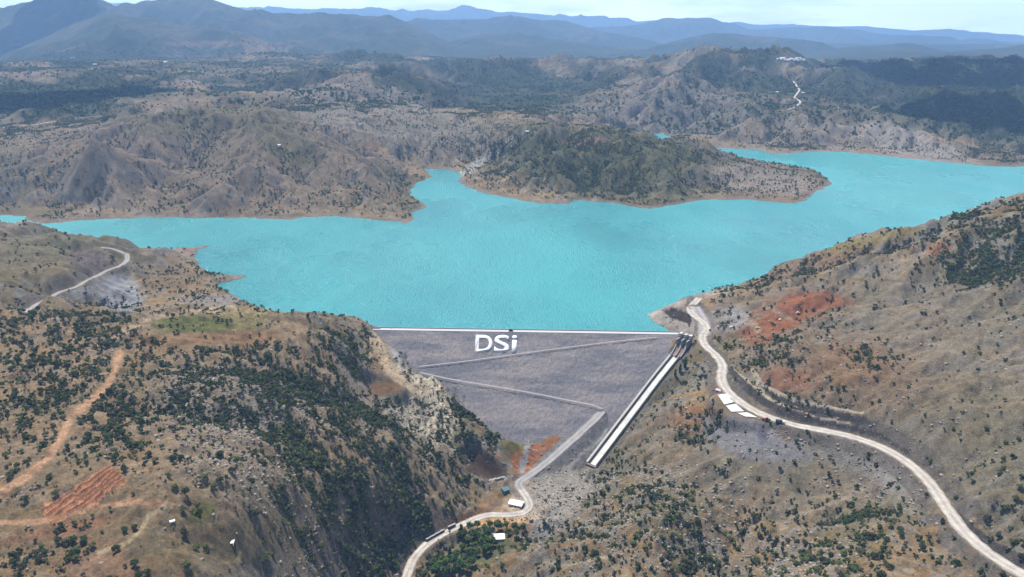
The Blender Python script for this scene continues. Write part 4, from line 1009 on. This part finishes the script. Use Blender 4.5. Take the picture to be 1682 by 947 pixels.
# ------------------------------------------------------------------ the spillway
CONC = road_mat('white concrete', (.62, .595, .545), (.40, .385, .35)); CONG = road_mat('weathered grey concrete', (.33, .335, .34), (.25, .255, .26)); BROWN, _, _ = mat_new('brown ogee ramp', .7, (.13, .075, .055), .4)
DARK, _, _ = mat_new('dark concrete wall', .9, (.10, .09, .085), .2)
SP0 = np.array(chute_pts[1])
spill = empty('spillway', tuple(SP0), 'white concrete spillway chute with grey gate piers on the right of the dam', 'spillway')
ax = np.array(chute_pts[2]) - np.array(chute_pts[0]); ax[2] = 0; ax /= np.linalg.norm(ax); cx_ = np.array([-ax[1], ax[0], 0])   # cx_ points to the hill side or dam side
if cx_[0] < 0: cx_ = -cx_
cl_ = densify(np.array(chute_pts[1:]), 10)
def chan(name, prof2, m, line=cl_):
    V3 = np.stack([line + cx_ * q + np.array([0, 0, zz]) - SP0 for q, zz in prof2], 1); n, k_ = V3.shape[:2]
    id_ = np.arange(n * k_).reshape(n, k_)
    F = np.stack([id_[:-1, :-1], id_[1:, :-1], id_[1:, 1:], id_[:-1, 1:]], -1).reshape(-1, 4)
    F = np.concatenate([F, [id_[0, [0, 1, 2, 3]]] if False else np.zeros((0, 4), int)])
    return link(name, mesh_np(name, V3.reshape(-1, 3), F, m), spill)
HWC = 4.9
chan('chute_floor', [(-HWC, .3), (HWC, .3)], CONC)
chan('chute_wall', [(-HWC - 1.0, -2), (-HWC - 1.0, 3.6), (-HWC, 3.6), (-HWC, .2)], DARK)  # left wall's dark colour paints in the shadow strip along the chute
chan('chute_wall', [(HWC, .2), (HWC, 3.2), (HWC + .8, 3.2), (HWC + .8, -2)], CONG)
chan('service_path', [(-HWC - 4.4, 2.2), (-HWC - 1.6, 2.3)], road_mat('pale service path', (.40, .38, .35), (.34, .32, .30)))
# end sill and flip bucket
bm = bmesh.new(); e_ = cl_[-1] - SP0
an = math.atan2(cx_[1], cx_[0])
mb_box(bm, Vector(e_ + ax * 2.0 + np.array([0, 0, -1.0])), (2 * HWC + 4, 4, 5.0), an)
bm_obj('end_sill', bm, DARK, spill, .15)
top_ = np.array(P(1121, 568, z=-12)) - SP0; top_[2] = 0
gx0 = np.array([0., 0, 0]) - ax * 2
for q in (-1, 0, 1):
    bm = bmesh.new()
    c = gx0 - ax * 19 + cx_ * (q * 7.4)
    mb_box(bm, Vector(c + np.array([0, 0, 7.5])), (1.9, 16, 25), an); mb_box(bm, Vector(c - ax * 5 + np.array([0, 0, 21.2])), (3.6, 7, 2.4), an)
    pr_ = bm_obj('pier', bm, CONG, spill, .2)
    bm = bmesh.new(); mb_box(bm, Vector(c - ax * 5 + np.array([0, 0, 23.8])), (3.2, 5, 2.6), an); mb_box(bm, Vector(c - ax * 5 + np.array([0, 0, 25.3])), (4.0, 5.8, .4), an)
    bm_obj('hoist_house', bm, CONC, pr_, .1)
for q in (-.5, .5):
    bm = bmesh.new(); c = gx0 - ax * 8 + cx_ * (q * 7.4)
    prof_ = [(-18, 12.5), (-14, 12.2), (-10, 9.5), (-5, 4.6), (0, 1.6), (3, .55)]
    rows_ = []
    for d_, h_ in prof_:
        o_ = gx0 + ax * d_ + cx_ * (q * 7.4)
        rows_.append([bm.verts.new(tuple(o_ + cx_ * e_2 + np.array([0, 0, zz_]))) for e_2, zz_ in ((-2.7, -3), (-2.7, h_), (2.7, h_), (2.7, -3))])
    for r0, r1 in zip(rows_[:-1], rows_[1:]):
        for k_ in range(3): bm.faces.new([r0[k_], r0[k_ + 1], r1[k_ + 1], r1[k_]])
    bm.faces.new(rows_[0]); bm.faces.new(rows_[-1][::-1])
    bm_obj('ogee_ramp', bm, BROWN, spill)  # one even brown over each ramp
    bm = bmesh.new(); mb_box(bm, Vector(gx0 - ax * 19.5 + cx_ * (q * 7.4) + np.array([0, 0, 15.8])), (5.4, .5, 7.2), an)
    for k_ in range(3): mb_box(bm, Vector(gx0 - ax * 19.15 + cx_ * (q * 7.4) + np.array([0, 0, 13.4 + k_ * 2.3])), (5.2, .3, .35), an)
    bm_obj('gate', bm, DARK, spill)
for q in (-1, 0, 1):
    bm = bmesh.new(); rows_ = []
    for d_, h_ in [(-12, 13.5), (-6, 8.0), (0, 4.0), (4, 3.2)]:
        o_ = gx0 + ax * d_ + cx_ * (q * (7.4 if q else 1))
        rows_.append([bm.verts.new(tuple(o_ + cx_ * e_2 + np.array([0, 0, zz_]))) for e_2, zz_ in ((-.6, -3), (-.6, h_), (.6, h_), (.6, -3))])
    for r0, r1 in zip(rows_[:-1], rows_[1:]):
        for k_ in range(3): bm.faces.new([r0[k_], r0[k_ + 1], r1[k_ + 1], r1[k_]])
    bm.faces.new(rows_[0]); bm.faces.new(rows_[-1][::-1])
    bm_obj('divide_wall', bm, CONG, spill)
bm = bmesh.new(); mb_box(bm, Vector(gx0 - ax * 14 + np.array([0, 0, -3.2])), (2 * HWC + 2.5, 30, 1.6), an)
bm_obj('sill_slab', bm, BROWN if False else DARK, spill)
# bridge carrying the crest road over the gates
bend = np.array(cast(1150, 552)); bA = B3 - DN * 5 + E1 * 2 ; bB = bend + np.array([0, 0, .2])
bv = bB - bA; bl_ = np.hypot(bv[0], bv[1])
bm = bmesh.new(); mb_box(bm, Vector((bA + bB) / 2 - SP0 + np.array([0, 0, -.5])), (bl_, 8, 1.2), math.atan2(bv[1], bv[0]))
bm_obj('bridge_deck', bm, CREST, spill, .05)
bm = bmesh.new()
for sgn in (-1, 1):
    nrm_ = np.array([-bv[1], bv[0], 0]) / bl_
    mb_box(bm, Vector((bA + bB) / 2 - SP0 + nrm_ * 3.8 * sgn + np.array([0, 0, .6])), (bl_ - 1, .3, .9), math.atan2(bv[1], bv[0]))
bm_obj('bridge_rail', bm, CONC, spill)

# ------------------------------------------------------------------ buildings and vehicles
def matc(name, col, rough=.85): return mat_new(name, rough, col, .3)[0]
WALLM = matc('white render', (.66, .64, .60)); ROOFW = matc('white sheet roof', (.55, .55, .54), .5); ROOFG = matc('grey sheet roof', (.42, .43, .43), .6); ROOFM = matc('faded mauve roof', (.36, .25, .27), .6); GREENW = matc('green painted wall', (.10, .17, .13)); GLASSD = matc('dark window glass', (.03, .035, .04), .2); DOORM = matc('brown door', (.12, .08, .05)); RED_T = matc('red tile roof', (.36, .17, .11))
def house(name, u, v, w, d, h, rz, label, cat, wall=WALLM, roof=ROOFW, pitch=.35, windows=2, group=None, z=None):
    x, y, zz = cast(u, v) if z is None else P(u, v, z=z)
    # stand it on the lowest corner
    zz = min(hz(x + a * w * .5, y + c * d * .5) for a in (-1, 1) for c in (-1, 1)) if z is None else z
    e = empty(name, (x, y, zz), label, cat, group, rz)
    bm = bmesh.new(); mb_box(bm, Vector((0, 0, h / 2 - .6)), (w, d, h + 1.2)); bm_obj('wall', bm, wall, e)
    bm = bmesh.new(); o = .5; rh = d * .5 * pitch
    vs = [bm.verts.new(p) for p in [(-w/2-o, -d/2-o, h-.05), (w/2+o, -d/2-o, h-.05), (w/2+o, d/2+o, h-.05), (-w/2-o, d/2+o, h-.05), (-w/2-o, 0, h+rh), (w/2+o, 0, h+rh)]]
    for f_ in ((0, 1, 5, 4), (2, 3, 4, 5), (0, 4, 3), (1, 2, 5), (0, 3, 2, 1)): bm.faces.new([vs[q] for q in f_])
    bm_obj('roof', bm, roof, e)
    for q in range(windows):
        bm = bmesh.new(); mb_box(bm, Vector((-w/2 + w * (q + 1) / (windows + 1.6), -d/2 - .02, h * .55)), (w * .13 + .3, .12, h * .32)); bm_obj('window', bm, GLASSD, e)
    bm = bmesh.new(); mb_box(bm, Vector((w/2 - w * .2, -d/2 - .03, h * .36)), (min(1.2, w * .2), .12, h * .72)); bm_obj('door', bm, DOORM, e)
    return e
house('site_shed', 848, 829, 15, 9, 3.6, -.35, 'white roofed shed on the orange yard below the dam toe', 'shed')
house('valve_house', 830, 806, 7, 7, 4.5, .5, 'small dark green walled valve house beside the rocks at the dam toe', 'building', wall=GREENW, roof=matc('blue green roof', (.06, .12, .14)))
house('farmhouse', 818, 887, 13, 9, 4.0, .1, 'pale grey roofed house among the trees of the valley grove', 'house', roof=matc('pale grey roof', (.50, .51, .50)))
house('field_hut', 378, 886, 4.6, 3.4, 2.6, .15, 'small white hut standing alone on the near left field', 'hut')
house('field_shelter', 283, 856, 2.6, 2.0, 1.9, .5, 'tiny pale shelter at the edge of the green plot, left of the white hut', 'shelter', roof=ROOFG, windows=1)
house('site_cabin', 1183, 640, 9, 5, 3.2, -.75, 'mauve roofed cabin beside the pale gravel road, at the head of the white slabs', 'cabin', wall=matc('pink grey wall', (.42, .36, .36)), roof=ROOFM)
house('ridge_house', 866, 215, 12, 9, 5, .2, 'lone white house on the saddle behind the wooded peninsula', 'house')
house('hill_house', 459, 240, 8, 6, 4, .2, 'tiny white house on the green right shoulder of the hill across the lake', 'house')
house('roadside_house', 1318, 152, 16, 10, 6, 0, 'white house beside the winding white road on the far shore', 'house')
house('lone_house', 1276, 152, 14, 10, 6, .3, 'white house alone on the far hillside left of the winding white road', 'house')
for q, (u, v, lab) in enumerate([(120,95,'white farm building far off on the left plain, leftmost of three'),(156,105,'white farm building far off on the left plain, middle of three'),(272,102,'white farm building far off on the left plain, rightmost of three')]):
    house('farm_building', u, v, 22, 12, 7, .2 * q, lab, 'farm building', windows=3, group='farm buildings on the far left plain')
rv = random.Random(3)
for q in range(18):
    u = 1276 + q * 2.7 + rv.uniform(-1, 1); v = 98.5 + rv.uniform(-2.2, 1.2)
    if q in (0, 1): u = 1277 + q * 6
    x, y, z = cast(u, v); s = rv.uniform(.7, 1.3); 
    bm = bmesh.new(); w, d, h = 13 * s, 10, rv.uniform(5, 10)
    mb_box(bm, Vector((0, 0, h / 2 - 1)), (w, d, h + 2))
    vs = [bm.verts.new(p) for p in [(-w/2-1, -d/2-1, h), (w/2+1, -d/2-1, h), (w/2+1, d/2+1, h), (-w/2-1, d/2+1, h), (-w/2-1, 0, h+3), (w/2+1, 0, h+3)]]
    for f_ in ((0, 1, 5, 4), (2, 3, 4, 5), (0, 4, 3), (1, 2, 5)): bm.faces.new([vs[q_] for q_ in f_])
    o = bm_obj('village_house', bm, ROOFW); o.location = (x, y, z); o.rotation_euler = (0, 0, rv.uniform(-.5, .5))
    tag(o, 'white house in the far village at the edge of the forest plateau', 'house', 'white houses of the far village')
# white slabs of the works yard
def slab(quad, label, h=1.1):
    pz = np.array([P(u, v, z=z) for u, v, z in quad])
    c = pz.mean(axis=0); e = empty('concrete_slab', tuple(c), label, 'concrete slab', 'white slabs of the roadside works yard')
    bm = bmesh.new()
    lo_ = [bm.verts.new(tuple(p - c + np.array([0, 0, -1.2]))) for p in pz]; up_ = [bm.verts.new(tuple(p - c)) for p in pz]
    n = len(pz); bm.faces.new(up_)
    for q in range(n): bm.faces.new([lo_[q], lo_[(q + 1) % n], up_[(q + 1) % n], up_[q]])
    bm_obj('slab', bm, SLABM, e)
    bm = bmesh.new()
    for q in range(n):
        a = pz[q] - c; b2 = pz[(q + 1) % n] - c; dd = b2 - a; l = np.hypot(dd[0], dd[1])
        mb_box(bm, Vector((a + b2) / 2 + np.array([0, 0, .12])), (l - .3, .35, .3), math.atan2(dd[1], dd[0]))
    bm_obj('kerb', bm, CONC, e)
SLABM = road_mat('fresh white concrete', (.66, .65, .63), (.56, .55, .53))
slab([(1179,648,9.4),(1195,646,9.6),(1205,660,9.8),(1190,664,9.5)], 'white concrete slab nearest the mauve cabin, topmost of the three')
slab([(1192,666,9.6),(1208,663,9.8),(1222,675,10.2),(1202,676,9.9)], 'widest white concrete slab, between the other two along the road')
slab([(1210,678,9.9),(1227,677,10.3),(1244,685,10.8),(1226,684,10.4)], 'narrow white concrete slab lowest along the gravel road')
CARM = {}
def vehicle(name, u, v, l, w, h, rz, label, cat, body, cab=None, truck=False, group=None):
    x, y, z = cast(u, v); z = hz(x, y) + .35 if ROADD_at(x, y) < 0 else hz(x, y)
    e = empty(name, (x, y, z), label, cat, group, rz)
    bm = bmesh.new()
    if truck:
        mb_box(bm, Vector((-l * .12, 0, h * .58)), (l * .70, w, h * .62)); bm_obj('cargo_bed', bm, body, e, .08)
        bm = bmesh.new(); mb_box(bm, Vector((l * .38, 0, h * .52)), (l * .22, w * .95, h * .72)); bm_obj('cab', bm, cab, e, .12)
        bm = bmesh.new(); mb_box(bm, Vector((l * .492, 0, h * .62)), (.06, w * .8, h * .26)); bm_obj('windscreen', bm, GLASSD, e)
        bm = bmesh.new(); mb_box(bm, Vector((0, 0, h * .22)), (l * .96, w * .6, h * .12)); bm_obj('chassis', bm, TYRE, e)
    else:
        mb_box(bm, Vector((0, 0, h * .42)), (l, w, h * .45)); bm_obj('body', bm, body, e, .12)
        bm = bmesh.new(); mb_box(bm, Vector((-l * .05, 0, h * .80)), (l * .52, w * .88, h * .36)); bm_obj('cabin', bm, GLASSD, e, .15)
        bm = bmesh.new(); mb_box(bm, Vector((-l * .05, 0, h * .995)), (l * .46, w * .82, .06)); bm_obj('roof', bm, body, e)
    r = h * .17 if truck else h * .23
    for sx in ((-.34, -.18, .36) if truck else (-.3, .3)):
        for sy in (-.46, .46):
            bm = bmesh.new(); bmesh.ops.create_cone(bm, cap_ends=True, segments=12, radius1=r, radius2=r, depth=w * .14, matrix=Matrix.Translation((sx * l, sy * w, r)) @ Matrix.Rotation(math.pi / 2, 4, 'X')); bm_obj('wheel', bm, TYRE, e)
    return e
def ROADD_at(x, y):
    i, j = idx_of(np.array(x), np.array(y)); return float(ROADD[int(i), int(j)])
TYRE = matc('black rubber', (.02, .02, .02)); WPAINT = matc('white vehicle paint', (.75, .75, .74), .35); BPAINT = matc('dark vehicle paint', (.03, .035, .045), .35); YPAINT = matc('yellow machine paint', (.60, .38, .06), .5); RPAINT = matc('red vehicle paint', (.45, .10, .08), .4)
vehicle('truck', 1281, 695, 9.5, 3.0, 4.2, -.35, 'truck with dark bed and white cab on the edge of the gravel road', 'truck', BPAINT, WPAINT, True)
vehicle('truck', 1257, 690, 8.0, 2.8, 3.2, -.5, 'reddish truck with a low bed parked between the white slabs and the dark truck', 'truck', RPAINT, WPAINT, True)
vehicle('car', 1166, 543, 5.0, 2.2, 2.2, 1.2, 'dark car on the grey road bend above the spillway gates', 'car', BPAINT)
vehicle('car', 1244, 540, 6.0, 2.8, 2.6, .3, 'yellow pickup on the red cut bank above the dam', 'car', YPAINT)
vehicle('car', 1281, 526, 4.8, 2.2, 2.0, .8, 'white car on the red cut bank, left of the smaller pale van', 'car', WPAINT)
vehicle('car', 1201, 538, 4.8, 2.2, 2.0, .2, 'white car on the grey slope left of the red cut bank', 'car', WPAINT)
vehicle('van', 1310, 515, 5.4, 2.3, 2.6, .5, 'pale van at the right edge of the red cut bank', 'van', matc('cream paint', (.62, .58, .50), .4))
# car on the dam crest
e = vehicle('car', 1180, 600, 6.0, 3.0, 3.2, 0, 'dark car stopped on the dam crest above the letter i', 'car', BPAINT)
pc = A3 + E1 * (DAML * (842 - 617) / (1113 - 617.0) - 1) + DN * -4.0; e.location = (pc[0], pc[1], CR); e.rotation_euler = (0, 0, math.atan2(E1[1], E1[0]))
# dark retaining walls along the valley road, and the pale wall under the excavation
def wall_run(name, ptl, h, t, label, m, cat='retaining wall', group=None):
    p = densify(np.array([cast(u, v) for u, v in ptl]), 5)
    o0 = p.mean(axis=0); e = empty(name, tuple(o0), label, cat, group)
    bm = bmesh.new()
    for a, c in zip(p[:-1], p[1:]):
        dd = c - a; l = np.hypot(dd[0], dd[1]); mb_box(bm, Vector((a + c) / 2 - o0 + np.array([0, 0, h / 2 - 1])), (l + .05, t, h + 2), math.atan2(dd[1], dd[0]))
    bm_obj('wall', bm, m, e)
    bm = bmesh.new()
    for a, c in zip(p[:-1], p[1:]):
        dd = c - a; l = np.hypot(dd[0], dd[1]); mb_box(bm, Vector((a + c) / 2 - o0 + np.array([0, 0, h + .15])), (l + .04, t + .5, .3), math.atan2(dd[1], dd[0]))
    bm_obj('coping', bm, CONG, e)
wall_run('retaining_wall', [(700,890),(714,882),(730,873)], 3.2, 1.2, 'dark retaining wall on the hill side of the valley road, lower of two', DARK)
wall_run('retaining_wall', [(736,870),(748,864)], 3.6, 1.4, 'short dark retaining wall on the hill side of the valley road, upper of two', DARK)
wall_run('retaining_wall', [(803,791),(822,787),(842,783)], 2.0, 1.6, 'pale concrete wall under the dark brown excavation at the dam toe', CONC)
# summer clouds overhead: their shade lies on the far country
CLM, _, _ = mat_new('white cumulus', 1.0, (.85, .86, .88), 0.0)
def cloud(u, v, rx, ry, seed, alt=2900.0):
    g = np.array(cast(u, v)); c = g + np.array(SUN) / SUN.z * (alt - g[2])
    rd = random.Random(seed); bm = bmesh.new()
    for q in range(26):
        a = rd.random() * 6.283; t = rd.random() ** .5; r = (1.15 - .6 * t) * min(rx, ry) * rd.uniform(.28, .5)
        bmesh.ops.create_icosphere(bm, subdivisions=3, radius=r, matrix=Matrix.Translation((math.cos(a) * rx * t * .8, math.sin(a) * ry * t * .8, r * .35)) @ Matrix.Diagonal((1, 1, .75, 1)))
    for v_ in bm.verts:
        n_ = v_.co.normalized(); k_ = math.sin(v_.co.x / 47 + seed) * math.sin(v_.co.y / 41) * math.sin(v_.co.z / 37 + 1)
        v_.co += n_ * k_ * 18; v_.co.z = max(v_.co.z, -30 + 6 * k_)
    o = bm_obj('cloud', bm, CLM); o.location = tuple(c); o['kind'] = 'stuff'
cloud(1610, 192, 520, 620, 1); cloud(1560, 112, 900, 1000, 2); cloud(75, 165, 420, 480, 3); cloud(220, 152, 300, 380, 4); cloud(60, 60, 900, 1300, 5)
